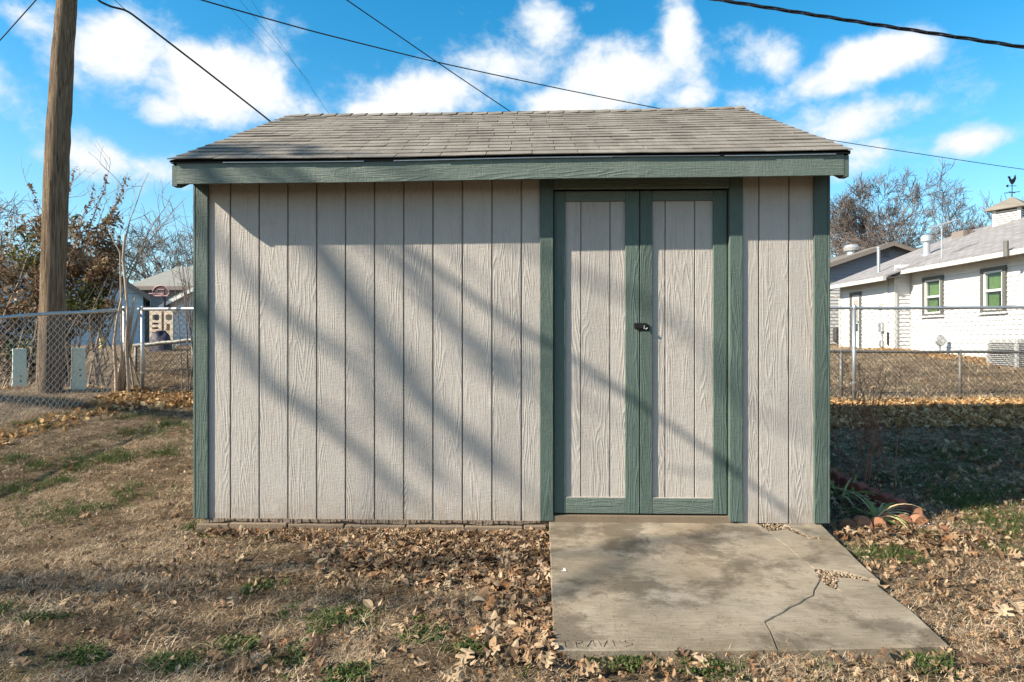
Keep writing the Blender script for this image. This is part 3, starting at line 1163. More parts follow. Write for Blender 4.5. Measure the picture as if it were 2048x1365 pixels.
def cable(pix, r, label, n=14, sag=0, name='overhead_cable', twist=False):
    P = [at(px, py, Y) for px, py, Y in pix]
    pts = []
    for a, b in zip(P[:-1], P[1:]):
        for j in range(n):
            pts.append(a.lerp(b, j / n))
    pts.append(P[-1])
    # smooth the joints
    A = np.array([tuple(p) for p in pts])
    for _ in range(10):
        A[1:-1] = (A[:-2] + 2 * A[1:-1] + A[2:]) / 4
    mb = MB()
    if twist:
        d = np.gradient(A, axis=0)
        s = np.concatenate([[0], np.cumsum(np.linalg.norm(np.diff(A, axis=0), axis=1))])
        m_ = int(s[-1] / .05)
        si = np.linspace(0, s[-1], m_)
        B = np.stack([np.interp(si, s, A[:, k]) for k in range(3)], -1)
        for ph in (0, 2.1, 4.2):
            C = B.copy()
            C[:, 2] += np.cos(si * 9 + ph) * r * 1.05
            C[:, 1] += np.sin(si * 9 + ph) * r * 1.05
            mb.tube(C, r * .75, 5)
    else:
        mb.tube(A, r, 5)
    o = mb.build(name, M['cable_black'], None, smooth=True)
    return setp(o, label, 'cable', 'overhead cables')


cable([(60, -330, 3.6), (120, -110, 4.2), (196, 2, 5.0), (222, 14, 5.1), (248, 20, 5.2), (262, 27, 5.3), (400, 133, 6.4), (545, 246, 8.0), (760, 430, 11)], .017, 'thick black service cable drooping from the pole to behind the roof')
cable([(150, -110, 3.85), (228, 0, 5.0), (250, 19, 5.22)], .005, 'thin tie wire meeting the thick cable beside the pole')
cable([(120, -90, 4), (400, 0, 5.2), (620, 62, 6.4), (860, 122, 8), (1100, 174, 10), (1330, 220, 12), (1640, 278, 15), (2048, 340, 19), (2350, 375, 22)], .012, 'long thin black line passing behind the shed and over the white house')
cable([(560, -90, 4.5), (693, 0, 5.2), (870, 122, 6.5), (1024, 226, 8), (1250, 375, 11)], .0095, 'thin black line slanting down to the middle of the roof ridge')
cable([(1150, -48, 1.3), (1437, 0, 1.2), (1740, 48, 1.1), (2048, 95, 1.0), (2400, 140, 0.9)], .0095, 'twisted black bundle of cables strung high above the door end of the shed', n=30, twist=True)
cable([(-120, 210, 6.5), (0, 81, 5.4), (75, -3, 4.7), (140, -80, 4.0)], .009, 'short thin black line running up to the utility pole, away from the shed')
for a, b, lab in (((425, -20), (545, 105), 'very faint thin far wire fading out over the big cloud'), ((462, -20), (620, 165), 'very faint thin far wire fading out over the big cloud'), ((488, -20), (680, 260), 'very faint thin far wire fading out over the big cloud')):
    cable([(a[0], a[1], 22), (b[0], b[1], 26)], .006, lab, n=6)

# ------------------------------------------------------------------ trees
def grow(rng, base, direction, length, radius, level, maxlevel, out, gnarl=.18, up=.06, kids=(3, 5), ratio=.62, minr=.004, spread=(.45, .95)):
    """recursive limb; appends (points, radii, level)"""
    n = 5 if level < maxlevel else 3
    pts = [np.array(base, float)]
    d = np.array(direction, float)
    d /= np.linalg.norm(d)
    for i in range(n):
        d = d + rng.normal(0, gnarl, 3) + np.array([0, 0, up])
        d /= np.linalg.norm(d)
        pts.append(pts[-1] + d * length / n)
    rad = np.linspace(radius, max(minr, radius * (.55 if level < maxlevel else .4)), n + 1)
    out.append((np.array(pts), rad, level))
    if level >= maxlevel:
        return
    k = rng.integers(kids[0], kids[1] + 1)
    for j in range(k):
        t = .35 + .65 * (j + rng.random()) / k if level else .45 + .55 * (j + rng.random()) / k
        t = min(t, 1.0)
        f = t * n
        i = min(int(f), n - 1)
        p = pts[i] + (pts[i + 1] - pts[i]) * (f - i)
        ax = rng.normal(0, 1, 3)
        loc = pts[i + 1] - pts[i]
        loc /= np.linalg.norm(loc)
        ax -= loc * ax.dot(loc)
        ax /= np.linalg.norm(ax) + 1e-9
        an = rng.uniform(*spread)
        nd = loc * math.cos(an) + ax * math.sin(an)
        r = np.interp(t, np.linspace(0, 1, n + 1), rad) * rng.uniform(.5, .75)
        grow(rng, p, nd, length * ratio * rng.uniform(.75, 1.2), max(r, minr), level + 1, maxlevel, out, gnarl, up, kids, ratio, minr, spread)


def bare_tree(name, base, height, r0, label, seed, mat='bark_far', maxlevel=5, trunk_f=.3, kids=(3, 4), lean=(0, 0), gnarl=.16, ratio=.66, minr=.008, group='bare winter trees', up=.05, spread=(.4, .9)):
    rng = np.random.default_rng(seed)
    tr = thing(name, base, label, 'tree', group)
    L = []
    grow(rng, base, (lean[0], lean[1], 1), height * trunk_f, r0, 0, maxlevel, L, gnarl, up, kids, ratio, minr, spread)
    # fit the height
    zmax = max(p[:, 2].max() for p, _, _ in L)
    k = height / (zmax - base[2])
    L = [((p - np.array(base)) * k + np.array(base), r, lv) for p, r, lv in L]
    t = MB()
    c = MB()
    for p, r, lv in L:
        if lv == 0:
            p = np.vstack([p[0] - [0, 0, .3], p])
            r = np.concatenate([[r[0] * 1.2], r])
        (t if lv <= 1 else c).tube(p, r, 7 if lv == 0 else 5 if lv < 3 else 3, False)
    t.build('trunk', M[mat], tr, smooth=True)
    c.build('crown', M[mat], tr, smooth=False)
    return tr


def tree_at(px, py_top, Y, r, label, seed, **kw):
    b = at(px, 700, Y)
    g = hz(b.x, Y)
    return bare_tree('bare_tree', (b.x, Y, g), at(px, py_top, Y).z - g, r, label, seed, **kw)


tree_at(1830, 300, 36, .34, 'large spreading bare tree rising behind the metal flue of the white house', 11, mat='bark_far', maxlevel=6, kids=(4, 5), trunk_f=.24, ratio=.66, spread=(.35, .85), minr=.012, lean=(-.1, 0), up=.03)
tree_at(1905, 345, 40, .28, 'bare tree between the large spreading tree and the cupola', 15, mat='bark_far', maxlevel=6, kids=(3, 5), trunk_f=.24, ratio=.66, minr=.011, lean=(.2, 0), spread=(.3, .8), up=.03)
tree_at(1745, 398, 38, .22, 'mid-sized bare tree above the brown gable roof peak', 12, maxlevel=4, kids=(3, 5), minr=.014)
tree_at(1700, 425, 40, .20, 'bare tree behind the white turbine roof vent', 13, maxlevel=4, kids=(3, 5), minr=.014)
tree_at(1668, 448, 36, .18, 'small bare tree next to the shed corner, over the low end of the brown roof', 14, maxlevel=4, kids=(3, 4), minr=.014)
tree_at(2050, 385, 38, .22, 'bare tree behind the louvred cupola', 17, maxlevel=5, kids=(3, 5), minr=.014)
left_trees = [(6, 375, 34, .2, 'bare tree behind the shrub, beyond the utility pole from the shed'), (46, 392, 38, .18, 'thin bare tree closest to the utility pole, topping the shrub'),
              (160, 400, 44, .2, 'bare tree behind the brown-leaved shrub'), (225, 425, 46, .17, 'bare tree between shrub and blue house gable'),
              (277, 415, 42, .17, 'bare tree with one straight dark trunk above the blue gable'), (306, 452, 44, .16, 'bare gnarled tree above the blue-gable end of the grey roof'),
              (331, 458, 46, .15, 'bare tree behind the middle of the grey roof'), (356, 448, 44, .16, 'bare tree behind the grey roof, over the basketball hoop'), (392, 440, 42, .16, 'bare tree half hidden behind the shed corner by the hoop')]
for i, (px, py, Y, r, lab) in enumerate(left_trees):
    tree_at(px, py, Y, r, lab, 40 + i, maxlevel=5, kids=(3, 4), minr=.014, mat='bark_far' if i % 2 else 'bark_far_warm')


# the big bare oak out of view on the sun side: its limbs throw the soft bands across the wall
def build_oak():
    rng = np.random.default_rng(5)
    bx_, by_ = -25.0, -.5
    base = (bx_, by_, hz(bx_, by_))
    oak = thing('oak_tree', base, 'big bare oak across the yard whose long limbs shade the shed wall', 'tree', 'bare winter trees')
    t = MB()
    c = MB()
    S = np.array(SUN)
    trunk = [np.array([bx_, by_, base[2] - .3]), np.array([bx_ + .1, by_ + .1, 2]), np.array([bx_ + .4, by_ + .5, 4.5]), np.array([bx_ + .6, by_ + .6, 7.2]), np.array([bx_ + .7, by_ + .2, 10])]
    t.tube(trunk, [.55, .42, .38, .30, .2], 10)
    bands = [  # wall pixels from ... to, distances toward the sun, radius
        ((780, 470), (1560, 1010), 11.0, 8.0, .026), ((620, 475), (1000, 930), 17, 16, .070), ((800, 525), (1060, 810), 17, 16, .050),
        ((380, 600), (790, 960), 16, 15, .050), ((440, 495), (935, 1010), 17, 15, .036),
        ((560, 240), (700, 390), 13, 12, .035), ((1330, 620), (1640, 900), 19, 18, .024)]
    # two great boughs leave the trunk; the limbs fork from their ends
    hub1 = np.array(at(150, 150, 0)) + S * 17.0
    hub2 = np.array(ground_hit(-900, 1180)) + S * 20.5
    for hb, src in ((hub1, trunk[3]), (hub2, trunk[2])):
        c.tube([src, src * .6 + hb * .4 + np.array([0, 0, .6]), src * .25 + hb * .75 + np.array([0, 0, .4]), hb], [.22, .17, .13, .09], 8)
    for (a, b, la, lb, r) in bands:
        p0 = np.array(at(a[0], a[1], 0)) + S * la
        p1 = np.array(at(b[0], b[1], 0)) + S * lb
        att = hub1
        pts = [att, att * .5 + p0 * .5 + np.array([0, 0, .1]), p0]
        for f in (.25, .5, .75, 1):
            pts.append(p0 * (1 - f) + p1 * f + rng.normal(0, .06, 3))
        rr = [r * 1.2, r * 1.15, r * 1.1, r * 1.05, r, r * .85, r * .55]
        c.tube(pts, rr, 6)
        tw = []
        for f in (.55, .95):
            q = p0 * (1 - f) + p1 * f
            grow(rng, q, (p1 - p0) / np.linalg.norm(p1 - p0) + rng.normal(0, .35, 3), .8, r * .4, 0, 1, tw, .15, .05, (1, 2), .6, .006)
        for p, r_, lv in tw:
            c.tube(p, r_, 4, False)
    # shade over the pad and the near lawn
    spots = [((1140, 1215), (1500, 1075), 19), ((1250, 1130), (1480, 1110), 20), ((420, 1170), (760, 1090), 19), ((480, 1270), (960, 1130), 20), ((300, 1360), (760, 1300), 19)]
    for a, b, l_ in spots:
        p0 = np.array(ground_hit(*a)) + S * l_
        p1 = np.array(ground_hit(*b)) + S * (l_ - .4)
        att = hub2
        r = rng.uniform(.034, .048)
        pts = [att, att * .5 + p0 * .5 + np.array([0, 0, .1]), p0] + [p0 * (1 - f) + p1 * f + rng.normal(0, .08, 3) for f in (.33, .66, 1)]
        c.tube(pts, [r * 1.2, r * 1.1, r, r, r * .8, r * .4], 6)
        tw = []
        for f in (.4, .8):
            grow(rng, p0 * (1 - f) + p1 * f, rng.normal(0, 1, 3), .8, r * .4, 0, 1, tw, .15, .05, (2, 3), .6, .006)
        for p, r_, lv in tw:
            c.tube(p, r_, 4, False)
    t.build('trunk', M['bark_grey'], oak, smooth=True)
    c.build('crown', M['bark_grey'], oak)


build_oak()


# ------------------------------------------------------------------ shrub, cut sapling, twiggy bush
def leaf_cloud(mb, pts, rng, size, tint):
    n = len(pts)
    nv = rng.normal(0, 1, (n, 3))
    nv /= np.linalg.norm(nv, axis=1)[:, None]
    u = np.cross(nv, rng.normal(0, 1, (n, 3)))
    u /= np.linalg.norm(u, axis=1)[:, None] + 1e-9
    w = np.cross(nv, u)
    s = size * rng.uniform(.6, 1.3, n)[:, None]
    base = len(mb.v)
    P = np.stack([pts - u * s, pts + w * s * .42, pts + u * s, pts - w * s * .42], 1)
    mb.v.extend(map(tuple, P.reshape(-1, 3).tolist()))
    mb.f.extend([(base + 4 * i, base + 4 * i + 1, base + 4 * i + 2, base + 4 * i + 3) for i in range(n)])
    mb.tint.extend(tint.tolist())


def build_shrub():
    rng = np.random.default_rng(21)
    Y = 6.6
    b0 = at(110, 790, Y)
    base = (b0.x, Y, hz(b0.x, Y))
    sh = thing('shrub', base, 'big overgrown shrub with brown and green leaves behind the utility pole', 'shrub')
    st, lv = MB(), MB()
    k = F / (Y - CAM[1])
    L = []
    # arching stems to clear tips
    tips = [(57, 365, .2), (120, 380, .1), (150, 340, .2), (143, 372, -.2), (218, 350, .3), (258, 345, -.1), (300, 345, .2), (345, 388, .4), (372, 395, .3), (360, 430, .5), (20, 430, 0), (190, 372, -.2), (240, 390, .4), (160, 345, 0), (85, 420, -.3), (210, 400, 0), (275, 470, .2), (300, 500, .1)]
    for i, (px, py, dy) in enumerate(tips):
        tip = np.array(at(px, py, Y + dy))
        root = np.array(base) + rng.normal(0, .35, 3) * [1.6, .5, 0]
        mid = root * .45 + tip * .55 + np.array([-.25 * np.sign(tip[0] - root[0]) * abs(tip[0] - root[0]) * .8, 0, .25])
        ts = np.linspace(0, 1, 12)[:, None]
        cv = root * (1 - ts) ** 2 + 2 * mid * ts * (1 - ts) + tip * ts ** 2 + rng.normal(0, .02, (12, 3)) * ts
        st.tube(cv, np.linspace(.022, .0035, 12), 5)
        for f in (5, 6, 7, 8, 9, 10):
            d = cv[min(f + 1, 11)] - cv[f]
            grow(rng, cv[f], d / np.linalg.norm(d) + rng.normal(0, .45, 3), rng.uniform(.25, .7), .006, 0, 1, L, .15, .06, (2, 3), .6, .0025)
        if i < 6 or i in (11, 12):
            n = 130
            t = rng.uniform(.45, 1, n)
            P = np.stack([np.interp(t, np.linspace(0, 1, 12), cv[:, q]) for q in range(3)], -1) + rng.normal(0, .055, (n, 3)) * (1.15 - t)[:, None] * 1.6
            leaf_cloud(lv, P, rng, .04, rng.uniform(0, .6, n) ** 1.1)
    for p, r, l_ in L:
        st.tube(p, r, 3, False)
    # leafy body
    blobs = [(60, 560, 95, 95, 2600), (30, 640, 70, 110, 2000), (150, 560, 80, 80, 2400), (200, 540, 50, 55, 1100), (110, 480, 110, 45, 1500), (140, 640, 75, 70, 1500), (205, 610, 35, 40, 700), (215, 480, 40, 60, 650), (60, 720, 80, 60, 1900), (-60, 620, 110, 140, 2400), (120, 725, 30, 45, 400)]
    for px, py, rx, ry, n in blobs:
        n = int(n * 1.2)
        c = np.array(at(px, py, Y))
        d = rng.normal(0, 1, (n, 3))
        d /= np.linalg.norm(d, axis=1)[:, None]
        d *= (rng.random(n) ** .45)[:, None]
        P = c + d * np.array([rx / k, .55 * min(rx, 90) / k * 1.2, ry / k])
        # clumps
        P = P + .10 * np.sin(P[:, [1, 2, 0]] * 9.0)
        keep = (np.sin(P[:, 0] * 6.3 + 2 * np.sin(P[:, 2] * 4.0)) + np.sin(P[:, 2] * 7.1 + P[:, 1] * 5)) > -.75
        P = P[keep]
        g = .5 + .5 * np.sin(P[:, 0] * 3.1 + 1.0) * np.sin(P[:, 2] * 3.7 + P[:, 1])
        tint = np.clip(rng.uniform(0, .65, len(P)) + .55 * (g > .72), 0, 1)
        leaf_cloud(lv, P, rng, .046, tint)
    # inner stems
    for i in range(40):
        a = np.array(base) + rng.normal(0, .5, 3) * [1.6, .5, 0]
        px, py, rx, ry, n = blobs[rng.integers(len(blobs))]
        e = np.array(at(px + rng.uniform(-rx, rx) * .8, py + rng.uniform(-ry, ry) * .8, Y + rng.uniform(-.3, .3)))
        m_ = (a + e) / 2 + rng.normal(0, .25, 3)
        st.tube([a, m_, e], [.02, .012, .006], 4)
    st.build('stem', M['twig_brown'], sh, origin=base)
    o = lv.build('foliage', M['shrub_leaf'], sh, origin=base)
    o['kind'] = 'stuff'


build_shrub()


def build_twiggy():
    rng = np.random.default_rng(33)
    Y = 5.0
    b = at(400, 780, Y)
    base = (b.x, Y, hz(b.x, Y))
    tw = thing('twiggy_shrub', base, 'leafless twiggy shrub fanning up behind the shed corner near the hoop', 'shrub')
    mb = MB()
    L = []
    for i in range(26):
        px = rng.uniform(335, 460)
        tip = np.array(at(px, rng.uniform(385, 600), Y + rng.uniform(-.3, .3)))
        root = np.array(base) + np.array([rng.normal(0, .12), rng.normal(0, .1), 0])
        mid = (root + tip) / 2 + np.array([(root[0] - tip[0]) * .25, 0, .1])
        ts = np.linspace(0, 1, 8)[:, None]
        cv = root * (1 - ts) ** 2 + 2 * mid * ts * (1 - ts) + tip * ts ** 2
        mb.tube(cv, np.linspace(.010, .0022, 8), 4)
        for f in (3, 4, 5, 6):
            d = cv[f + 1] - cv[f]
            grow(rng, cv[f], d / np.linalg.norm(d) + rng.normal(0, .4, 3), rng.uniform(.2, .5), .0035, 0, 1, L, .12, .08, (1, 2), .6, .002)
    for p, r, lv in L:
        mb.tube(p, r, 3, False)
    mb.build('stem', M['bark_far'], tw, origin=base)


build_twiggy()


def build_sapling():
    Y = 3.82
    b = at(236, 812, Y)
    base = (b.x, Y, hz(b.x, Y))
    sp = thing('cut_sapling', base, 'cluster of cut bare sapling stems by the fence corner post', 'sapling')

    def stem(pix, r0, r1, y0=Y, dy=0):
        pts = [at(px, py, y0 + dy * i / (len(pix) - 1)) for i, (px, py) in enumerate(pix)]
        pts[0].z = min(pts[0].z, hz(pts[0].x, pts[0].y) - .02)
        P = []
        for a, c in zip(pts[:-1], pts[1:]):
            for j in range(3):
                P.append(a.lerp(c, j / 3))
        P.append(pts[-1])
        MB().tube(P, np.linspace(r0, r1, len(P)), 8).build('stem', M['stem_pale'], sp, smooth=True)
    stem([(233, 812), (232, 750), (228, 690), (234, 640), (243, 597)], .024, .012, Y - .05)
    stem([(231, 812), (240, 740), (255, 690), (262, 640), (270, 593)], .028, .016, Y, .02)
    stem([(238, 803), (250, 735), (262, 690), (272, 650), (281, 614)], .024, .013, Y + .04)
    stem([(258, 806), (256, 740), (252, 690), (256, 640), (253, 590), (250, 555), (246, 520), (250, 470)], .020, .016, Y - .02)
    stem([(246, 520), (240, 505), (226, 480), (218, 455)], .012, .004)
    stem([(257, 800), (252, 700), (254, 620)], .011, .008, Y - .12)


build_sapling()

# ------------------------------------------------------------------ houses
def roof_plane(name, corners, mat, parent, thick=.05):
    """corners: eave a, eave b, ridge b, ridge a; gets UVs in metres so the courses run along the eave"""
    a, b, c, d = [Vector(p) for p in corners]
    n = (b - a).cross(d - a).normalized()
    if n.z < 0:
        n = -n
    up = [p + n * thick for p in (a, b, c, d)]
    mb = MB().add([a, b, c, d] + up, [(3, 2, 1, 0), (4, 5, 6, 7), (0, 1, 5, 4), (1, 2, 6, 5), (2, 3, 7, 6), (3, 0, 4, 7)])
    o = mb.build(name, M[mat], parent)
    me = o.data
    uv = me.uv_layers.new(name='slope')
    e = (b - a).normalized()
    s = n.cross(e).normalized()
    for lp in me.loops:
        p = me.vertices[lp.vertex_index].co
        uv.data[lp.index].uv = (p.dot(e), p.dot(s))
    return o


def lap_wall_x(X, y0, y1, z0, z1, out, course, mat, parent, skip=()):
    """clapboards on a wall in the plane x = X, facing sign out; skip: openings (y0,y1,z0,z1)"""
    z = z0
    while z < z1 - .01:
        zt = min(z + course, z1)
        runs = [(y0, y1)]
        for (a, b, c, d) in skip:
            if c < zt - .02 and d > z + .02:
                new = []
                for (p, q) in runs:
                    if b <= p or a >= q:
                        new.append((p, q))
                    else:
                        if a > p:
                            new.append((p, a))
                        if b < q:
                            new.append((b, q))
                runs = new
        for (p, q) in runs:
            pl = [(X, z), (X + out * .028, z), (X + out * .002, zt), (X, zt)]
            v = [(c, p, d) for c, d in pl] + [(c, q, d) for c, d in pl]
            f = [(3, 2, 1, 0), (4, 5, 6, 7)] + [(i, (i + 1) % 4, (i + 1) % 4 + 4, i + 4) for i in range(4)]
            MB().add(v, f).build('siding_board', M[mat], parent)
        z = zt


def lap_wall_y(Y, xl, xr, z0, z1, course, mat, parent, skip=(), depth=.034):
    """clapboards on a wall facing -y; xl, xr are functions of height"""
    z = z0
    while z < z1 - .01:
        zt = min(z + course, z1)
        a, b, a2, b2 = xl(z), xr(z), xl(zt), xr(zt)
        runs = [(a, b, a2, b2)]
        for (p, q, c, d) in skip:
            if c < zt - .02 and d > z + .02:
                new = []
                for r_ in runs:
                    if q <= r_[0] or p >= r_[1]:
                        new.append(r_)
                    else:
                        if p > r_[0]:
                            new.append((r_[0], p, r_[2], p))
                        if q < r_[1]:
                            new.append((q, r_[1], q, r_[3]))
                runs = new
        for (a, b, a2, b2) in runs:
            if b - a < .03:
                continue
            if b2 - a2 < .02:
                a2 = b2 = (a2 + b2) / 2
                b2 += .01
            v = [(a, Y, z), (b, Y, z), (b, Y - depth, z), (a, Y - depth, z), (a2, Y, zt), (b2, Y, zt), (b2, Y - .004, zt), (a2, Y - .004, zt)]
            f = [(0, 3, 2, 1), (4, 5, 6, 7), (3, 7, 6, 2), (0, 1, 5, 4), (0, 4, 7, 3), (1, 2, 6, 5)]
            MB().add(v, f).build('siding_board', M[mat], parent)
        z = zt


def build_white_house():
    X = 12.2
    Yj = at(1796, 700, 15.3).y
    # main wall from near end to the jog; then a set-back left section
    y_jog = CAM[1] + 20.0
    y_near, y_far = 6.0, 20.6
    g0 = .70
    ez = 3.50
    hs = thing('white_house', (16.2, 12, 1.0), 'white clapboard house with grey roof, cupola and green-curtained windows', 'house')
    win = []
    for (pa, pb, zt, zb) in ((1830, 1869, 0, 0), (1941, 1989, 0, 0)):
        ya = CAM[1] + X * F / (pb - 1058 + 0)
        yb_ = CAM[1] + X * F / (pa - 1058 + 0)
        win.append((ya - .1, yb_ - .1))
    zb, zt = 2.08, 3.26
    skips = [(a, b, zb, zt) for a, b in win]
    lap_wall_x(X, y_near, y_jog, g0 - .3, ez, -1, .122, 'white_vinyl', hs, skips)
    MB().box(X + .002, X + .18, y_near, win[1][0], g0 - .3, ez).box(X + .002, X + .18, win[1][1], win[0][0], g0 - .3, ez).box(X + .002, X + .18, win[0][1], y_jog, g0 - .3, ez) \
        .box(X + .002, X + .18, win[1][0], win[1][1], g0 - .3, zb).box(X + .002, X + .18, win[1][0], win[1][1], zt, ez).box(X + .002, X + .18, win[0][0], win[0][1], g0 - .3, zb).box(X + .002, X + .18, win[0][0], win[0][1], zt, ez).build('wall', M['white_vinyl'], hs)
    # jog wall facing the camera and the set-back section
    X2 = X - .52
    lap_wall_y(y_jog, lambda z: X2, lambda z: X - .024, g0, 3.75, .122, 'white_vinyl', hs)
    dy0, dy1 = CAM[1] + X2 * F / (1714 - 1058), CAM[1] + X2 * F / (1692 - 1058)
    dz0, dz1 = 1.02, 3.05
    y_end = CAM[1] + X2 * F / (1672 - 1058)
    lap_wall_x(X2, y_jog + .002, y_end, g0, 3.35, -1, .122, 'white_vinyl', hs, [(dy0, dy1, dz0, dz1)])
    MB().box(X2 + .002, X2 + .2, y_jog + .02, y_end, g0, 3.4).build('wall', M['white_vinyl'], hs)
    MB().box(X2 - .03, X2 + .06, y_jog - .06, y_jog - .024, g0, 3.62).build('corner_board', M['gutter_white'], hs)
    MB().box(X2 - .04, X2 - .023, y_jog + .3, y_jog + .48, g0 + .3, 3.3).build('corner_board', M['gutter_white'], hs)
    MB().box(X2 - .03, X2 + .03, y_end - .14, y_end + .002, g0, 3.35).build('corner_board', M['gutter_white'], hs)
    # back door
    d = MB().box(X2 - .012, X2 + .001, dy0 + .14, dy1 - .10, dz0, dz1 - .12).build('door', M['door_white'], hs)
    MB().box(X2 - .05, X2 + .001, dy0, dy0 + .13, dz0, dz1).box(X2 - .05, X2 + .001, dy1 - .09, dy1, dz0, dz1).box(X2 - .05, X2 + .001, dy0 + .13, dy1 - .09, dz1 - .11, dz1).build('frame', M['house_trim_grey'], d)
    MB().box(X2 - .018, X2 - .013, dy0 + .25, dy1 - .22, dz0 + .95, dz1 - .28).build('pane', M['door_screen'], d)
    MB().box(X2 - .018, X2 - .013, dy0 + .25, dy1 - .22, dz0 + .62, dz0 + .9).build('pane', M['glass_dark'], d)
    MB().lathe((X2 - .03, dy0 + .2, dz0 + .95), [(.01, -.03), (.03, 0), (.01, .03)], 8).build('door_handle', M['dark_metal'], d)
    # windows
    for a, b in win:
        w = MB().box(X - .07, X + .02, a, a + .10, zb, zt).box(X - .07, X + .02, b - .10, b, zb, zt).box(X - .07, X + .02, a + .10, b - .10, zt - .10, zt).box(X - .07, X + .02, a + .10, b - .10, zb, zb + .06).build('window', M['house_trim_grey'], hs)
        i0, i1, j0, j1 = a + .10, b - .10, zb + .06, zt - .10
        s = .05
        zm = (j0 + j1) / 2
        MB().box(X - .05, X + .03, i0, i0 + s, j0, j1).box(X - .05, X + .03, i1 - s, i1, j0, j1).box(X - .05, X + .03, i0 + s, i1 - s, j1 - s, j1).box(X - .05, X + .03, i0 + s, i1 - s, j0, j0 + s).box(X - .045, X + .03, i0 + s, i1 - s, zm - .03, zm + .03).build('sash', M['door_white'], w)
        cu = MB()
        n = 24
        for lo, hi, e0, e1 in ((zm + .03, j1 - s, 0, 1), (j0 + s, zm - .03, .42, 1.0)):
            v, f = [], []
            for i in range(n + 1):
                t_ = e0 + (e1 - e0) * i / n
                yy = i0 + s + (i1 - i0 - 2 * s) * t_
                xx = X + .08 + .03 * math.sin(i * 2.1)
                v += [(xx, yy, lo), (xx, yy, hi)]
            for i in range(n):
                f.append((2 * i, 2 * i + 2, 2 * i + 3, 2 * i + 1))
            cu.add(v, f)
        cu.build('curtain', M['curtain_green'], w)
        MB().box(X + .22, X + .23, i0, i1, j0, j1).build('window_back', M['ac_dark'], w)  # plain dark sheet across the opening behind the curtain
        for za_, zb_ in ((zm + .03, j1 - s), (j0 + s, zm - .03)):
            MB().box(X - .012, X - .008, i0 + s, i1 - s, za_, zb_).build('pane', M['window_glass'], w)
        MB().box(X - .09, X - .03, a - .06, b + .06, zb - .05, zb - .002).build('sill', M['door_white'], w)
    # roof: long slope to the ridge, lower slope over the set-back part
    ex = X - .42
    RX, RZ = 16.3, 5.36
    ye = y_far
    sl = (RZ - ez - .02) / (RX - ex)
    roof_o = roof_plane('roof', [(ex, y_near - .4, ez + .02), (ex, y_jog + .1, ez + .02), (RX, y_jog + .1, RZ), (RX, y_near - .4, RZ)], 'roof_grey', hs)
    ez2 = 3.32
    X3 = X2 - .45
    roof_plane('roof', [(X3, y_jog - .35, ez2 + .0), (X3, y_end + .35, ez2 + .0), (RX, y_end + .35, RZ - .02), (RX, y_jog - .35, RZ - .02)], 'roof_grey', hs)
    roof_plane('roof', [(2 * RX - ex, y_near - .4, ez), (2 * RX - ex, y_end + .35, ez), (RX, y_end + .35, RZ - .01), (RX, y_near - .4, RZ - .01)], 'roof_grey', hs)
    MB().prism([(X2 + .2, g0), (2 * RX - X, g0), (2 * RX - X, ez), (RX, RZ - .1), (X2 + .2, ez2 + .2)], 'y', y_end - .1, y_end).build('wall', M['white_vinyl'], hs)
    MB().prism([(X + .2, g0), (2 * RX - X, g0), (2 * RX - X, ez), (RX, RZ - .1), (X + .2, ez + .2)], 'y', y_near, y_near + .1).build('wall', M['white_vinyl'], hs)
    # gutters and soffits
    MB().box(ex - .10, ex - .001, y_near - .4, y_jog + .12, ez - .09, ez + .03).build('gutter', M['gutter_white'], hs)
    MB().box(ex, X + .1, y_near - .4, y_jog + .1, ez - .012, ez + .01).build('soffit', M['gutter_white'], hs)
    MB().box(X3 - .10, X3 - .001, y_jog - .35, y_end + .35, ez2 - .10, ez2 + .02).build('gutter', M['gutter_white'], hs)
    MB().box(X3, X2 + .1, y_jog - .35, y_end + .33, ez2 - .012, ez2 + .01).build('soffit', M['house_trim_grey'], hs)
    MB().tube([(X3 - .05, y_end + .2, ez2 - .1), (X3 - .05, y_end + .15, ez2 - .25), (X2 - .05, y_end - .05, ez2 - .4), (X2 - .05, y_end - .05, 1.0)], .04, 8).build('downspout', M['gutter_white'], hs)
    # roof furniture
    def on_slope(px, py, lower=False):
        best = None
        for i in range(400):
            Y = 4 + i * .05
            p = at(px, py, Y)
            z0 = ez + .05 + sl * (p.x - ex)
            if best is None or abs(z0 - p.z) < best[0]:
                best = (abs(z0 - p.z), p)
        return best[1]
    p = on_slope(1853, 512)
    fl = MB().lathe((p.x, p.y, p.z - .1), [(.15, 0), (.15, .14), (.10, .2), (.10, .52), (.10, .56), (.17, .58), (.17, .74), (.10, .80)], 14).build('flue_pipe', M['vent_metal'], hs, smooth=False)
    p = on_slope(2012, 505)
    MB().lathe((p.x, p.y, p.z - .1), [(.055, 0), (.055, .38)], 10).build('vent_pipe', M['galvanised_dull'], hs)
    p = on_slope(1757, 548)
    MB().lathe((p.x, p.y, p.z - .15), [(.05, 0), (.05, 1.0), (.065, 1.0), (.065, 1.06)], 10).build('vent_pipe', M['galvanised'], hs)
    p = on_slope(1928, 472)
    MB().box(p.x - .2, p.x + .2, p.y - .25, p.y + .35, p.z - .1, p.z + .16).build('box_vent', M['brown_trim'], hs)
    # aerial behind the ridge
    a, b = at(1860, 457, 14.2), at(1912, 440, 14.2)
    an = MB().tube([a, b], .028, 6).build('aerial', M['vent_metal'], hs)
    for f in (.1, .3, .5, .7, .9):
        q = a.lerp(b, f)
        MB().tube([(q.x, q.y - .3, q.z), (q.x, q.y + .3, q.z)], .012, 4).build('aerial_rod', M['vent_metal'], an)
    q = a.lerp(b, .45)
    MB().tube([q, (q.x, q.y, q.z - 1.0)], .02, 6).build('aerial_mast', M['vent_metal'], an)
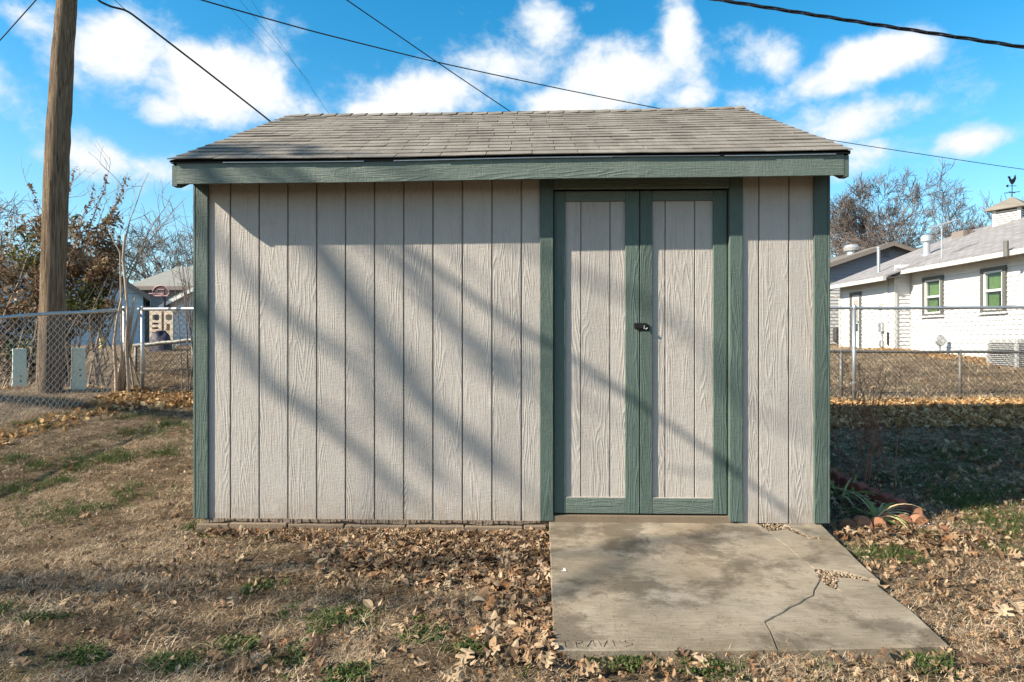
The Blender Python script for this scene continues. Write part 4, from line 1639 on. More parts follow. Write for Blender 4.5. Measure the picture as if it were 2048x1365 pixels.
    # meters and pipes on the set-back wall
    for px, py, hgt, wd in ((1756, 655, .30, .20), (1757, 688, .22, .16)):
        yy = CAM[1] + X2 * F / (px - 1058)
        z = at(px, py, yy).z
        o = MB().bbox(X2 - .14, X2 - .024, yy - wd / 2, yy + wd / 2, z - hgt / 2, z + hgt / 2, .02).build('meter_box', M['galvanised'], hs)
        MB().tube([(X2 - .06, yy, z - hgt / 2), (X2 - .06, yy, z - hgt / 2 - .5)], .02, 6).build('conduit', M['galvanised'], o)
    yy = CAM[1] + X2 * F / (1767 - 1058)
    MB().tube([(X2 - .05, yy, at(1767, 690, yy).z), (X2 - .05, yy, at(1767, 665, yy).z)], .03, 6).build('drain_pipe', M['dark_metal'], hs)
    yy = CAM[1] + X2 * F / (1752 - 1058)
    MB().box(X2 - .16, X2 - .024, yy - .10, yy + .12, at(1752, 616, yy).z, at(1752, 605, yy).z).build('wall_lamp', M['gutter_white'], hs)
    MB().box(X2 - .9, X2 - .05, y_jog + .3, y_end - .2, .9, 1.02).build('door_step', M['block_concrete'], hs)
    return hs


white_house = build_white_house()


def build_cupola():
    Y = 16.9
    c = at(2010, 455, Y)
    X = 16.3
    base = (X, Y, 5.0)
    cp = thing('cupola', base, 'white louvred cupola with small hipped roof on the white house ridge', 'cupola')
    hw = .35
    rot = Matrix.Rotation(R(30), 3, 'Z')
    zb, zt = 5.0, 5.0 + .72

    def rbx(x0, x1, y0, y1, z0, z1, name, mat, parent=cp):
        mb = MB().box(x0, x1, y0, y1, z0, z1)
        mb.v = [tuple(Vector((X, Y, 0)) + (rot @ Vector((v[0], v[1], 0))) + Vector((0, 0, v[2]))) for v in mb.v]
        return mb.build(name, M[mat], parent)
    rbx(-hw - .05, hw + .05, -hw - .05, hw + .05, zb - .25, zb + .22, 'base_box', 'gutter_white')
    rbx(-hw + .06, hw - .06, -hw + .06, hw - .06, zb + .22, zt, 'core', 'ac_dark')
    for sx in (-1, 1):
        for sy in (-1, 1):
            rbx(sx * hw - .05, sx * hw + .05, sy * hw - .05, sy * hw + .05, zb + .22, zt, 'corner_post', 'gutter_white')
    nl = 6
    for i in range(nl):
        z = zb + .24 + i * (zt - zb - .26) / nl
        for side in range(4):
            r2 = Matrix.Rotation(side * math.pi / 2, 3, 'Z')
            pl = [(-hw - .03, z), (-hw - .03, z + .05), (-hw + .05, z + .085), (-hw + .05, z + .05)]
            v = []
            for xx in (-hw + .05, hw - .05):
                for (yy, zz) in pl:
                    q = rot @ (r2 @ Vector((xx, yy, 0)))
                    v.append((X + q.x, Y + q.y, zz))
            f = [(0, 1, 2, 3), (7, 6, 5, 4)] + [(k, k + 4, (k + 1) % 4 + 4, (k + 1) % 4) for k in range(4)]
            MB().add(v, f).build('louvre', M['gutter_white'], cp)
    e = hw + .22
    v = [(-e, -e, zt), (e, -e, zt), (e, e, zt), (-e, e, zt), (-e, -e, zt + .05), (e, -e, zt + .05), (e, e, zt + .05), (-e, e, zt + .05), (0, 0, zt + .46)]
    v = [tuple(Vector((X, Y, 0)) + (rot @ Vector((p[0], p[1], 0))) + Vector((0, 0, p[2]))) for p in v]
    MB().add(v, [(3, 2, 1, 0), (0, 1, 5, 4), (1, 2, 6, 5), (2, 3, 7, 6), (3, 0, 4, 7), (4, 5, 8), (5, 6, 8), (6, 7, 8), (7, 4, 8)]).build('cupola_roof', M['shingle_grey'], cp)
    wv = thing('weathervane', (X, Y, zt + .44), 'dark rooster weathervane on top of the cupola', 'weathervane')
    z = zt + .44
    MB().tube([(X, Y, z - .02), (X, Y, z + .62)], .012, 6).build('spindle', M['dark_metal'], wv)
    for s in (1, -1):
        MB().tube([(X - .18, Y - .1 * s, z + .16), (X + .18, Y + .1 * s, z + .16)], .012, 5).build('compass_arm', M['dark_metal'], wv)
    MB().tube([(X - .17, Y, z + .38), (X + .14, Y, z + .38)], .010, 5).build('arrow_shaft', M['dark_metal'], wv)
    MB().prism([(X - .22, z + .38), (X - .13, z + .43), (X - .13, z + .33)], 'y', Y - .008, Y + .008).build('arrow_head', M['dark_metal'], wv)
    rooster = [(X - .03, z + .44), (X + .03, z + .44), (X + .09, z + .52), (X + .13, z + .64), (X + .10, z + .76), (X + .06, z + .66), (X + .02, z + .60), (X - .04, z + .60), (X - .07, z + .70), (X - .12, z + .71), (X - .15, z + .66), (X - .11, z + .64), (X - .09, z + .55)]
    MB().prism(rooster, 'y', Y - .010, Y + .010).build('rooster', M['dark_metal'], wv)


build_cupola()


def gable_house(name, label, Y, xl, xr, apex_x, apex_z, eave_z, g, depth, wall_mat, roof_mat, trim_mat, course, over=.35, skip=(), gable_mat=None, split_z=None):
    hs = thing(name, ((xl + xr) / 2, Y, g), label, 'house')
    sl = (apex_z - eave_z) / (apex_x - xl)
    sr = (apex_z - eave_z) / (xr - apex_x)

    def fl(z):
        return xl if z <= eave_z else xl + (z - eave_z) / sl

    def fr(z):
        return xr if z <= eave_z else xr - (z - eave_z) / sr
    zs = split_z or eave_z
    lap_wall_y(Y - .001, fl, fr, g - .2, zs, course, wall_mat, hs, skip)
    lap_wall_y(Y - .001, fl, fr, zs, apex_z - .02, course, gable_mat or wall_mat, hs, skip)
    MB().prism([(xl, g - .2), (xr, g - .2), (xr, eave_z), (apex_x, apex_z), (xl, eave_z)], 'y', Y, Y + depth).build('wall', M[wall_mat], hs)
    for s, x in ((-1, xl), (1, xr)):
        k = sl if s < 0 else sr
        ex, ez = x + s * over, eave_z - over * k
        roof_plane('roof', [(ex, Y - over, ez + .03), (ex, Y + depth, ez + .03), (apex_x, Y + depth, apex_z + .03), (apex_x, Y - over, apex_z + .03)], roof_mat, hs, .06)
        MB().prism([(ex, ez - .12), (ex, ez + .03), (apex_x, apex_z + .03), (apex_x, apex_z - .12)], 'y', Y - over - .03, Y - over).build('rake_board', M[trim_mat], hs)
        MB().prism([(ex, ez - .0), (ex, ez + .02), (apex_x, apex_z + .02), (apex_x, apex_z - .0)], 'y', Y - over, Y).build('soffit', M[trim_mat], hs)
    return hs


# grey gabled house behind the white one
Yg = 27.0
ap = at(1776, 490, Yg)
gx0 = at(1560, 600, Yg).x
gx1 = 2 * ap.x - gx0
ge = at(1600, 563, Yg).z
gh = gable_house('grey_house', 'grey gabled house with brown roof behind the white house', Yg, gx0, gx1, ap.x, ap.z, ge, hz(18, Yg), 9, 'beige_siding', 'roof_brown', 'brown_trim', .17, .5, gable_mat='grey_siding', split_z=at(1670, 563, Yg).z)  # gable boards in a darker tone than the wall below
v0, v1 = at(1762, 503, Yg), at(1779, 516, Yg)
ve = MB().box(v0.x, v1.x, Yg - .06, Yg - .02, v1.z, v0.z).build('gable_vent', M['grey_siding'], gh)
for i in range(4):
    z = v1.z + .04 + i * (v0.z - v1.z - .04) / 4
    MB().box(v0.x + .05, v1.x - .05, Yg - .075, Yg - .061, z, z + .03).build('louvre', M['ac_dark'], ve)
tq = at(1703, 512, Yg + 2)
tz = tq.z - .1
MB().lathe((tq.x, tq.y, tz), [(.22, 0), (.22, .32), (.36, .36), (.40, .52), (.30, .66), (.1, .7)], 16).build('turbine_vent', M['vent_metal'], gh)
bxv = at(1672, 665, Yg)
MB().box(at(1665, 665, Yg).x, at(1676, 665, Yg).x, Yg - .4, Yg - .03, at(1670, 682, Yg).z, at(1670, 655, Yg).z).build('window_box', M['ac_dark'], gh)

# blue house, left
Yb = 20.0
ba = at(160, 487, Yb)
br_ = at(291, 583, Yb)
bl_x = 2 * ba.x - br_.x
wz0, wz1 = at(210, 628, Yb).z, at(210, 588, Yb).z
wx0, wx1 = at(199, 600, Yb).x, at(218, 600, Yb).x
bh = gable_house('blue_house', 'pale blue clapboard gabled building behind the shrub', Yb, bl_x, br_.x, ba.x, ba.z, br_.z, hz(br_.x, Yb), 4.5, 'blue_siding', 'roof_light', 'brown_trim', .20, .28, skip=[(wx0, wx1, wz0, wz1)])
w = MB().box(wx0, wx1, Yb - .05, Yb - .002, wz0, wz1).build('window', M['window_brown'], bh)
MB().box(wx0 + .06, wx1 - .06, Yb - .056, Yb - .051, wz0 + .45, wz1 - .06).build('pane', M['window_brown'], w)
MB().box(wx0 + .02, wx1 - .02, Yb - .35, Yb - .057, wz0 - .05, wz0 + .35).build('window_unit', M['ac_dark'], w)
MB().box(br_.x - .05, br_.x + .02, Yb - .04, Yb + .0, hz(br_.x, Yb), br_.z).build('corner_board', M['blue_siding'], bh)

bh.rotation_euler.z = R(34)
bh.location.x -= .62

# long grey roof house behind
Yh = 25.0
hx0, hx1 = at(262, 600, Yh).x, at(560, 600, Yh).x
e_z, r_z = at(330, 577, Yh).z, at(330, 536, Yh + 4).z
gb = hz(hx0, Yh)
lh = thing('grey_roofed_house', ((hx0 + hx1) / 2, Yh, gb), 'long low house with light grey shingle roof behind the basketball hoop', 'house')
MB().box(hx0 + .3, hx1, Yh, Yh + 8, gb - .2, e_z).build('wall', M['beige_siding'], lh)
lap_wall_y(Yh - .001, lambda z: hx0 + .3, lambda z: hx1, gb - .2, e_z, .2, 'beige_siding', lh)
roof_plane('roof', [(hx0, Yh - .45, e_z), (hx1, Yh - .45, e_z), (hx1, Yh + 4, r_z), (hx0, Yh + 4, r_z)], 'roof_light', lh, .06)
roof_plane('roof', [(hx0, Yh + 8.45, e_z), (hx1, Yh + 8.45, e_z), (hx1, Yh + 4, r_z), (hx0, Yh + 4, r_z)], 'roof_light', lh, .06)
MB().box(hx0, hx1, Yh - .5, Yh - .451, e_z - .12, e_z + .06).build('fascia_board', M['brown_trim'], lh)
q0, q1 = at(293, 615, Yh), at(303, 592, Yh)
ww = MB().box(q0.x, q1.x, Yh - .07, Yh - .03, q0.z, q1.z).build('window', M['door_white'], lh)
MB().box(q0.x + .03, q1.x - .03, Yh - .076, Yh - .071, q0.z + .04, q1.z - .04).build('pane', M['glass_dark'], ww)

# white garage gable at the shed's left edge
Yw = 22.0
we = at(343, 606, Yw)
wa = at(430, 560, Yw)
gg = gable_house('white_garage', 'white clapboard garage gable peeking out past the shed corner beside the hoop', Yw, we.x, 2 * wa.x - we.x, wa.x, wa.z, we.z, hz(we.x, Yw), 2.6, 'white_vinyl', 'roof_light', 'door_white', .18, .35)
# white building on the far left
Yv = 24.0
vr = at(72, 640, Yv)
vh = gable_house('white_building', 'white lap-sided building glimpsed through the shrub beyond the utility pole', Yv, at(-260, 640, Yv).x, vr.x, at(-95, 640, Yv).x, at(-95, 500, Yv).z, at(60, 586, Yv).z, hz(vr.x, Yv), 6, 'white_vinyl', 'roof_light', 'grey_siding', .22, .4)

# hoop
def build_hoop():
    Y = 17.5
    base = at(330, 668, Y)
    base.z = hz(base.x, Y)
    hp = thing('basketball_hoop', base, 'basketball hoop with a dark fan-shaped backboard before the grey-roofed house', 'basketball hoop')
    top = at(329, 590, Y)
    MB().tube([(base.x, Y, base.z), (top.x, Y, top.z + .1)], .045, 8).build('pole', M['hoop_dark'], hp)
    k = (Y - CAM[1]) / F
    c = at(326, 588, Y)
    fan = []
    for i in range(13):
        a = math.pi * i / 12
        fan.append((c.x + 17 * k * math.cos(a), c.z + 16 * k * math.sin(a) ** .8))
    fan = [(c.x + 13 * k, c.z - 5 * k)] + fan + [(c.x - 13 * k, c.z - 5 * k)]
    bd = MB().prism(fan, 'y', Y - .12, Y - .09).build('backboard', M['hoop_dark'], hp)
    MB().tube([(p[0], Y - .125, p[1]) for p in fan + [fan[0]]], .022, 4).build('border', M['hoop_pink'], bd)
    sq = [(c.x - 6 * k, c.z), (c.x + 6 * k, c.z), (c.x + 6 * k, c.z + 8 * k), (c.x - 6 * k, c.z + 8 * k), (c.x - 6 * k, c.z)]
    MB().tube([(p[0], Y - .125, p[1]) for p in sq], .018, 4).build('target_square', M['hoop_pink'], bd)
    ring = [(c.x + .23 * math.cos(a), Y - .4 + .23 * math.sin(a), c.z - 2 * k) for a in np.linspace(0, 2 * math.pi, 17)]
    MB().tube(ring, .012, 5, False).build('rim', M['hoop_pink'], hp)


build_hoop()


def build_play():
    Y = 15.5
    k = (Y - CAM[1]) / F
    b = at(322, 682, Y)
    g = hz(b.x, Y)
    ph = thing('play_tower', (b.x, Y, g), 'tan plastic toy play tower below the basketball hoop', 'play tower')
    def panel(p0, p1, y, holes):
        a, c = at(p0, 626, Y), at(p1, 626, Y)
        z1 = at(p0, 622, Y).z
        # frame pieces around the openings, stacked bands
        zs = sorted({g, z1, *[at(0, h[2], Y).z for h in holes], *[at(0, h[3], Y).z for h in holes]})
        mb = MB()
        for z0_, z1_ in zip(zs[:-1], zs[1:]):
            zm = (z0_ + z1_) / 2
            cut = [h for h in holes if at(0, h[3], Y).z < zm < at(0, h[2], Y).z]
            if not cut:
                mb.box(a.x, c.x, y, y + .10, z0_, z1_)
            else:
                h = cut[0]
                mb.box(a.x, at(h[0], 0, Y).x, y, y + .10, z0_, z1_).box(at(h[1], 0, Y).x, c.x, y, y + .10, z0_, z1_)
        mb.build('tower_wall', M['play_plastic'], ph)
    panel(299, 323, Y, [(305, 318, 630, 641), (304, 317, 646, 650), (304, 317, 655, 659), (304, 317, 664, 667)])
    panel(327, 345, Y + .02, [(331, 343, 630, 641), (332, 339, 648, 662)])
    a, c = at(298, 626, Y), at(346, 626, Y)
    MB().box(a.x, c.x, Y + .12, Y + .5, at(0, 628, Y).z, at(0, 622, Y).z).build('top_beam', M['play_plastic'], ph)
    MB().box(at(323, 0, Y).x, at(327, 0, Y).x, Y + .1, Y + .6, g, at(0, 622, Y).z).build('inner_wall', M['play_plastic'], ph)
    MB().box(at(332, 0, Y).x, at(339, 0, Y).x, Y + .14, Y + .18, at(0, 664, Y).z, at(0, 650, Y).z).build('door_knob', M['yellow_plastic'], ph)
    MB().box(at(330, 0, Y).x, at(340, 0, Y).x, Y - .5, Y - .2, g + .1, at(0, 662, Y).z).build('slide', M['red_plastic'], ph)
    # tarp-covered heap
    Y2 = 14.8
    c0 = at(323, 680, Y2)
    mb = MB()
    n = 20
    v = []
    rr = [(1.0, 0), (.95, .45), (.75, .8), (.4, .97), (.02, 1)]
    for r_, h_ in rr:
        for i in range(n):
            a = 2 * math.pi * i / n
            w_ = 1 + .12 * math.sin(a * 3 + r_ * 4) + .06 * math.sin(a * 7)
            v.append((c0.x + .33 * r_ * w_ * math.cos(a), Y2 + .3 * r_ * w_ * math.sin(a), hz(c0.x, Y2) - .02 + (at(0, 664, Y2).z - hz(c0.x, Y2)) * h_ * (1 + .1 * math.sin(a * 2))))
    f = []
    for j in range(len(rr) - 1):
        for i in range(n):
            f.append((j * n + i, j * n + (i + 1) % n, (j + 1) * n + (i + 1) % n, (j + 1) * n + i))
    f.append(tuple((len(rr) - 1) * n + i for i in range(n)))
    o = mb.add(v, f).build('tarp_heap', M['tarp_dark'], None, smooth=True)
    setp(o, 'dark tarp-covered heap on the grass in front of the tan play tower', 'tarp')
    # yellow toy by the blue house
    Y3 = 17.0
    p = at(205, 697, Y3)
    z = hz(p.x, Y3)
    o = MB().lathe((p.x, Y3, z), [(.10, 0), (.12, .1), (.06, .22), (.09, .28), (.09, .38), (.03, .44)], 10).build('garden_ornament', M['yellow_plastic'], None)
    setp(o, 'small yellow ornament on the lawn before the blue house', 'ornament')


build_play()


def build_ac():
    Y = 10.1
    c = at(2042, 728, Y)
    g = hz(c.x, Y)
    hw = .42
    ac = thing('air_conditioner', (c.x, Y, g), 'grey louvred outdoor air-conditioner unit beside the white house wall', 'air conditioner')
    zt = g + .68
    MB().box(c.x - hw - .05, c.x + hw + .05, Y - hw - .05, Y + hw + .05, g - .1, g + .04).build('concrete_base', M['block_concrete'], ac)
    MB().box(c.x - hw + .03, c.x + hw - .03, Y - hw + .03, Y + hw - .03, g + .04, zt - .02).build('core', M['ac_dark'], ac)
    MB().bbox(c.x - hw, c.x + hw, Y - hw, Y + hw, zt - .12, zt, .02).build('lid', M['ac_metal'], ac)
    for sx in (-1, 1):
        for sy in (-1, 1):
            MB().box(c.x + sx * hw - .03, c.x + sx * hw + .03, Y + sy * hw - .03, Y + sy * hw + .03, g + .04, zt - .12).build('corner_post', M['ac_metal'], ac)
    for i in range(11):
        z = g + .07 + i * .045
        MB().box(c.x - hw + .03, c.x + hw - .03, Y - hw - .005, Y - hw + .02, z, z + .022).box(c.x - hw - .005, c.x - hw + .02, Y - hw + .03, Y + hw - .03, z, z + .022).build('louvre', M['ac_metal'], ac)
    for i in range(7):
        x = c.x - hw + .12 * (i + .5)
        MB().box(x, x + .012, Y - hw - .012, Y - hw - .006, g + .06, zt - .12).build('guard_rib', M['ac_metal'], ac)
    # hose reel at its left
    p = at(1996, 695, Y + .5)
    z = hz(p.x, Y + .5)
    hr = thing('hose_reel', (p.x, Y + .5, z), 'coiled green garden hose on a reel beside the air conditioner', 'hose')
    MB().tube([(p.x - .05, Y + .5, z), (p.x - .05, Y + .5, z + .55)], .02, 6).build('stand', M['dark_metal'], hr)
    zc = at(1996, 690, Y + .5).z
    pts = []
    for i in range(60):
        a = i * .55
        r_ = .12 + .03 * math.sin(i * .9)
        pts.append((p.x + .06 + .04 * math.sin(i * .37), Y + .45 + r_ * math.cos(a) * .8, zc + r_ * math.sin(a)))
    MB().tube(pts, .016, 6).build('hose', M['hose_green'], hr)
    MB().lathe((p.x - .1, Y + .45, zc - .1), [(.03, 0), (.12, .03), (.13, .14), (.05, .2)], 12).build('drum', M['galvanised_dull'], hr)
    # meter on a stub
    p = at(1880, 700, 13.8)
    z = hz(p.x, 13.8)
    gm = thing('gas_meter', (p.x, 13.8, z), 'small round grey gas meter on a stub pipe before the white wall', 'meter')
    zc = at(1880, 684, 13.8).z
    MB().tube([(p.x, 13.8, z - .1), (p.x, 13.8, zc)], .03, 8).build('pipe', M['galvanised'], gm)
    mbm = MB()
    mbm.lathe((0, 0, 0), [(.03, -.07), (.14, -.05), (.16, 0), (.14, .05), (.03, .07)], 14)
    mbm.v = [(p.x + v[0], 13.8 + v[2] - .04, zc + .03 + v[1]) for v in mbm.v]
    mbm.build('dial_body', M['galvanised'], gm)


build_ac()

# ------------------------------------------------------------------ flower bed at the shed's right corner
def edging_block(p, ang, mat, label, group, sc=1.0, tiltx=0):
    """terracotta edging piece: a block with a round-shouldered scallop top"""
    w, th, h = .125 * sc, .075 * sc, .115 * sc
    prof = [(-w / 2, -.03), (w / 2, -.03), (w / 2, h * .45)] + [(w / 2 * math.cos(a), h * .45 + h * .55 * math.sin(a)) for a in np.linspace(.2, math.pi - .2, 8)] + [(-w / 2, h * .45)]
    rt = Matrix.Rotation(ang, 3, 'Z') @ Matrix.Rotation(tiltx, 3, 'X')
    n = len(prof)
    v = []
    for y, s in ((-th / 2, .93), (-th / 2 + .008, 1), (th / 2 - .008, 1), (th / 2, .93)):
        for a, b in prof:
            v.append(tuple(Vector(p) + rt @ Vector((a * s, y, b * s + .0))))
    f = [tuple(range(n))[::-1], tuple(range(3 * n, 4 * n))]
    for lv in range(3):
        f += [(lv * n + i, lv * n + (i + 1) % n, (lv + 1) * n + (i + 1) % n, (lv + 1) * n + i) for i in range(n)]
    f = [q[::-1] for q in f]
    o = MB().add(v, f).build('edging_brick', M[mat], None, origin=p)
    return setp(o, label, 'edging brick', group)


def build_bed():
    rng = np.random.default_rng(9)
    a, b = ground_hit(1676, 1058), ground_hit(1842, 1046)
    c = ground_hit(1852, 1034)
    a, b = Vector((a.x, a.y - .07, 0)), Vector((b.x, b.y - .07, 0))
    n = 6
    for i in range(n):
        p = a.lerp(b, (i + .35) / n)
        p.z = hz(p.x, p.y) - .02 + rng.normal(0, .008)
        p.y += rng.normal(0, .02)
        edging_block(p, rng.normal(0, .28) + (.5 if i == 5 else 0), 'terracotta', 'sunlit orange scalloped terracotta edging brick at the front of the flower bed', 'front edging bricks', .95, rng.normal(-.25, .12))
    p = Vector((b.x - .02, b.y + .10, 0))
    p.z = hz(p.x, p.y)
    edging_block(p, 1.25, 'terracotta', 'sunlit orange scalloped terracotta edging brick at the front of the flower bed', 'front edging bricks', .9, .05)
    e0, e1 = Vector((b.x - .06, b.y + .25, 0)), ground_hit(1668, 930)
    e1 = Vector((2.35, 2.3, 0))
    n = 15
    for i in range(n):
        p = e0.lerp(e1, i / n)
        p.z = hz(p.x, p.y) - .01
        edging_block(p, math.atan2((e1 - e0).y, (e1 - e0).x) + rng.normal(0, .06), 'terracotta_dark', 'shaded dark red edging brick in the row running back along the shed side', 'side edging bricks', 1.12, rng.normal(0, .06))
    # loose half brick
    p = ground_hit(1886, 1066)
    o = MB().bbox(p.x - .05, p.x + .05, p.y - .03, p.y + .035, p.z - .01, p.z + .045, .012).build('brick_fragment', M['terracotta'], None)
    setp(o, 'loose orange brick fragment lying in front of the flower bed', 'brick')
    # iris clump
    for ci, (px, py, nn, lab, spr) in enumerate(((1748, 1046, 46, 'drooping iris clump with green and straw leaves over the edging bricks', 1.0), (1680, 1000, 16, 'small upright iris clump against the shed corner trim', .6))):
        base = ground_hit(px, py)
        pl = thing('iris_clump', base, lab, 'plant')
        for i in range(nn):
            az_ = rng.uniform(-math.pi, math.pi) if ci else rng.choice([rng.uniform(-.9, .9), rng.uniform(-math.pi, math.pi)])
            L = rng.uniform(.22, .45) * (1 if ci == 0 else .9)
            el0 = rng.uniform(.6, 1.35)
            droop = rng.uniform(1.6, 3.0) * spr
            w0 = rng.uniform(.011, .019)
            pts, v, f = [], [], []
            p = Vector((base.x + rng.normal(0, .05), base.y + rng.normal(0, .05), base.z - .01))
            m_ = 9
            side = Vector((-math.sin(az_), math.cos(az_), 0))
            for j in range(m_ + 1):
                t = j / m_
                e = el0 - droop * t
                wj = w0 * (1 - t ** 2.2) + .001
                tw = side * math.cos(t * .8) + Vector((0, 0, 1)) * math.sin(t * .5) * .4
                pm = Vector((p.x, p.y, max(p.z, hz(p.x, p.y) + .008)))
                v += [pm - tw * wj, pm + tw * wj, pm + Vector((0, 0, -.003))]
                p = p + Vector((math.cos(az_) * math.cos(e), math.sin(az_) * math.cos(e), math.sin(e))) * L / m_
            for j in range(m_):
                q = 3 * j
                f += [(q, q + 2, q + 5, q + 3), (q + 2, q + 1, q + 4, q + 5)]
            MB().add(v, f).build('leaf', M['iris_leaf'], pl)
    # dry red stems
    base = ground_hit(1722, 955)
    dp = thing('dry_stems', base, 'thin dry reddish flower stalks standing in the shaded bed', 'plant')
    L = []
    for i in range(13):
        grow(rng, np.array(base) + np.append(rng.normal(0, .12, 2), 0), (rng.normal(0, .18), rng.normal(0, .1), 1), rng.uniform(.35, .85), .0045, 0, 2, L, .06, .04, (3, 5), .38, .0018, (.3, .7))
    mb = MB()
    for p, r, lv in L:
        mb.tube(p, r, 4, False)
    mb.build('stem', M['twig_red'], dp, origin=base)


build_bed()

# small litter on pad and lawn
p = on_plane(1125, 1143)
o = MB().add([(p[0] - .012, p[1], .102), (p[0] + .022, p[1] - .004, .103), (p[0] + .018, p[1] + .008, .104), (p[0] + .004, p[1] + .007, .103), (p[0] + .008, p[1] + .020, .110), (p[0] + .013, p[1] + .018, .111)],
              [(0, 1, 2, 3), (3, 2, 5, 4), (3, 2, 1, 0), (4, 5, 2, 3)]).build('paper_scrap', M['paper_white'], None)
setp(o, 'crumpled white paper scrap on the concrete pad near its leaf-strewn edge', 'litter')
p = ground_hit(1762, 1097)
o = MB().add([(p.x - .05, p.y - .01, p.z + .01), (p.x + .03, p.y - .02, p.z + .012), (p.x + .05, p.y + .03, p.z + .02), (p.x - .02, p.y + .04, p.z + .022), (p.x - .01, p.y + .01, p.z + .035)],
              [(0, 1, 4), (1, 2, 4), (2, 3, 4), (3, 0, 4)]).build('plastic_shard', M['glass_green'], None)
setp(o, 'green plastic shard in the grass beside the pad', 'litter')
for px, py, s in ((1858, 1056, .05), (1838, 1060, .035), (1740, 1073, .035)):
    p = ground_hit(px, py)
    mb = MB()
    v = [(p.x + s * math.cos(a) * random.uniform(.6, 1.1), p.y + s * math.sin(a) * random.uniform(.5, .9), p.z + .008 + random.uniform(0, .02)) for a in np.linspace(0, 2 * math.pi, 7)[:-1]] + [(p.x, p.y, p.z + .035)]
    mb.add(v, [(i, (i + 1) % 6, 6) for i in range(6)])
    setp(mb.build('limestone_chip', M['paper_white'], None), 'whitish stone chip lying on the ground by the flower bed', 'stone', 'whitish stone chips')

# ------------------------------------------------------------------ scattered stuff: grass, leaves, gravel
LIB = {}


def proto(colname, meshes):
    c = bpy.data.collections.new(colname)
    for i, (me, mat) in enumerate(meshes):
        me.materials.append(M[mat])
        o = bpy.data.objects.new('%s_%02d' % (colname, i), me)
        c.objects.link(o)
    LIB[colname] = c
    return c


def mesh_of(mb, name):
    me = bpy.data.meshes.new(name)
    me.from_pydata([tuple(v) for v in mb.v], [], mb.f)
    return me


def tuft(rng, n, length, width, flat, rad):
    mb = MB()
    for i in range(n):
        a = rng.uniform(0, 2 * math.pi)
        p = np.array([rng.normal(0, rad), rng.normal(0, rad), -.004])
        e = rng.uniform(*flat)
        L = length * rng.uniform(.5, 1.3)
        w = width * rng.uniform(.6, 1.2)
        da = rng.normal(0, .5)
        side = np.array([-math.sin(a), math.cos(a), 0])
        v = []
        m = 3
        for j in range(m + 1):
            t = j / m
            ww = w * (1 - t * .85)
            q = p.copy()
            q[2] = max(q[2], .002 + .004 * rng.random()) if j else q[2]
            v += [tuple(q - side * ww), tuple(q + side * ww)]
            ee = e - t * rng.uniform(.5, 1.3)
            aa = a + da * t
            p = p + np.array([math.cos(aa) * math.cos(ee), math.sin(aa) * math.cos(ee), math.sin(ee)]) * L / m
        mb.add(v, [(2 * j, 2 * j + 1, 2 * j + 3, 2 * j + 2) for j in range(m)])
    return mb


def oak_leaf(rng, lobes=True):
    """one dry leaf about a unit long, lobed and curled"""
    if lobes:
        half = [(0, .02), (.10, .03), (.16, .20), (.24, .26), (.27, .09), (.36, .07), (.44, .33), (.53, .37), (.54, .12), (.63, .09), (.72, .28), (.80, .25), (.78, .10), (.90, .10), (1.0, .015)]
    else:
        half = [(0, .01), (.15, .12), (.35, .22), (.6, .24), (.8, .17), (1.0, .01)]
    n = len(half)
    cl, cw, tw = rng.uniform(-.9, 1.6), rng.uniform(.2, 2.2), rng.uniform(-.8, .8)
    mb = MB()
    v = []

    def bend(x, y):
        y2 = y * rng.uniform(.85, 1.15)
        z = cw * y2 * y2 + .12 * cl * math.sin(x * 2.6) + tw * (x - .5) * y2 + rng.normal(0, .012)
        return (x - .5, y2, z)
    for x, y in half:
        v.append(bend(x, 0))
    for s in (1, -1):
        for x, y in half:
            v.append(bend(x, s * y))
    f = []
    for s, o in ((1, n), (-1, 2 * n)):
        for i in range(n - 1):
            q = (i, i + 1, o + i + 1, o + i)
            f.append(q if s > 0 else q[::-1])
    mb.add(v, f)
    zmin = min(p[2] for p in mb.v)
    mb.v = [(p[0], p[1], p[2] - zmin) for p in mb.v]
    return mb


rg = np.random.default_rng(3)
proto('dead_tufts', [(mesh_of(tuft(rg, 32, .080, .0016, (.0, .85), .060), 'dead_tuft'), 'dead_grass') for _ in range(6)])
proto('green_tufts', [(mesh_of(tuft(rg, 22, .060, .0021, (.5, 1.4), .022), 'green_tuft'), 'green_grass') for _ in range(4)])
proto('weed_tufts', [(mesh_of(tuft(rg, 26, .022, .0055, (.2, 1.2), .022), 'weed_tuft'), 'green_grass') for _ in range(3)])
proto('leaves', [(mesh_of(oak_leaf(rg, i < 5), 'dry_leaf'), 'oak_leaf') for i in range(8)])
proto('gold_leaves', [(mesh_of(oak_leaf(rg, i < 4), 'dry_leaf'), 'oak_leaf_gold') for i in range(6)])


def pebble_mesh(rng):
    bm = bmesh.new()
    bmesh.ops.create_icosphere(bm, subdivisions=1, radius=1)
    for v in bm.verts:
        v.co = Vector((v.co.x * 1.0, v.co.y * .8, v.co.z * .6)) * rng.uniform(.75, 1.2)
    me = bpy.data.meshes.new('pebble')
    bm.to_mesh(me)
    bm.free()
    return me


proto('pebbles', [(pebble_mesh(rg), 'gravel') for _ in range(5)])


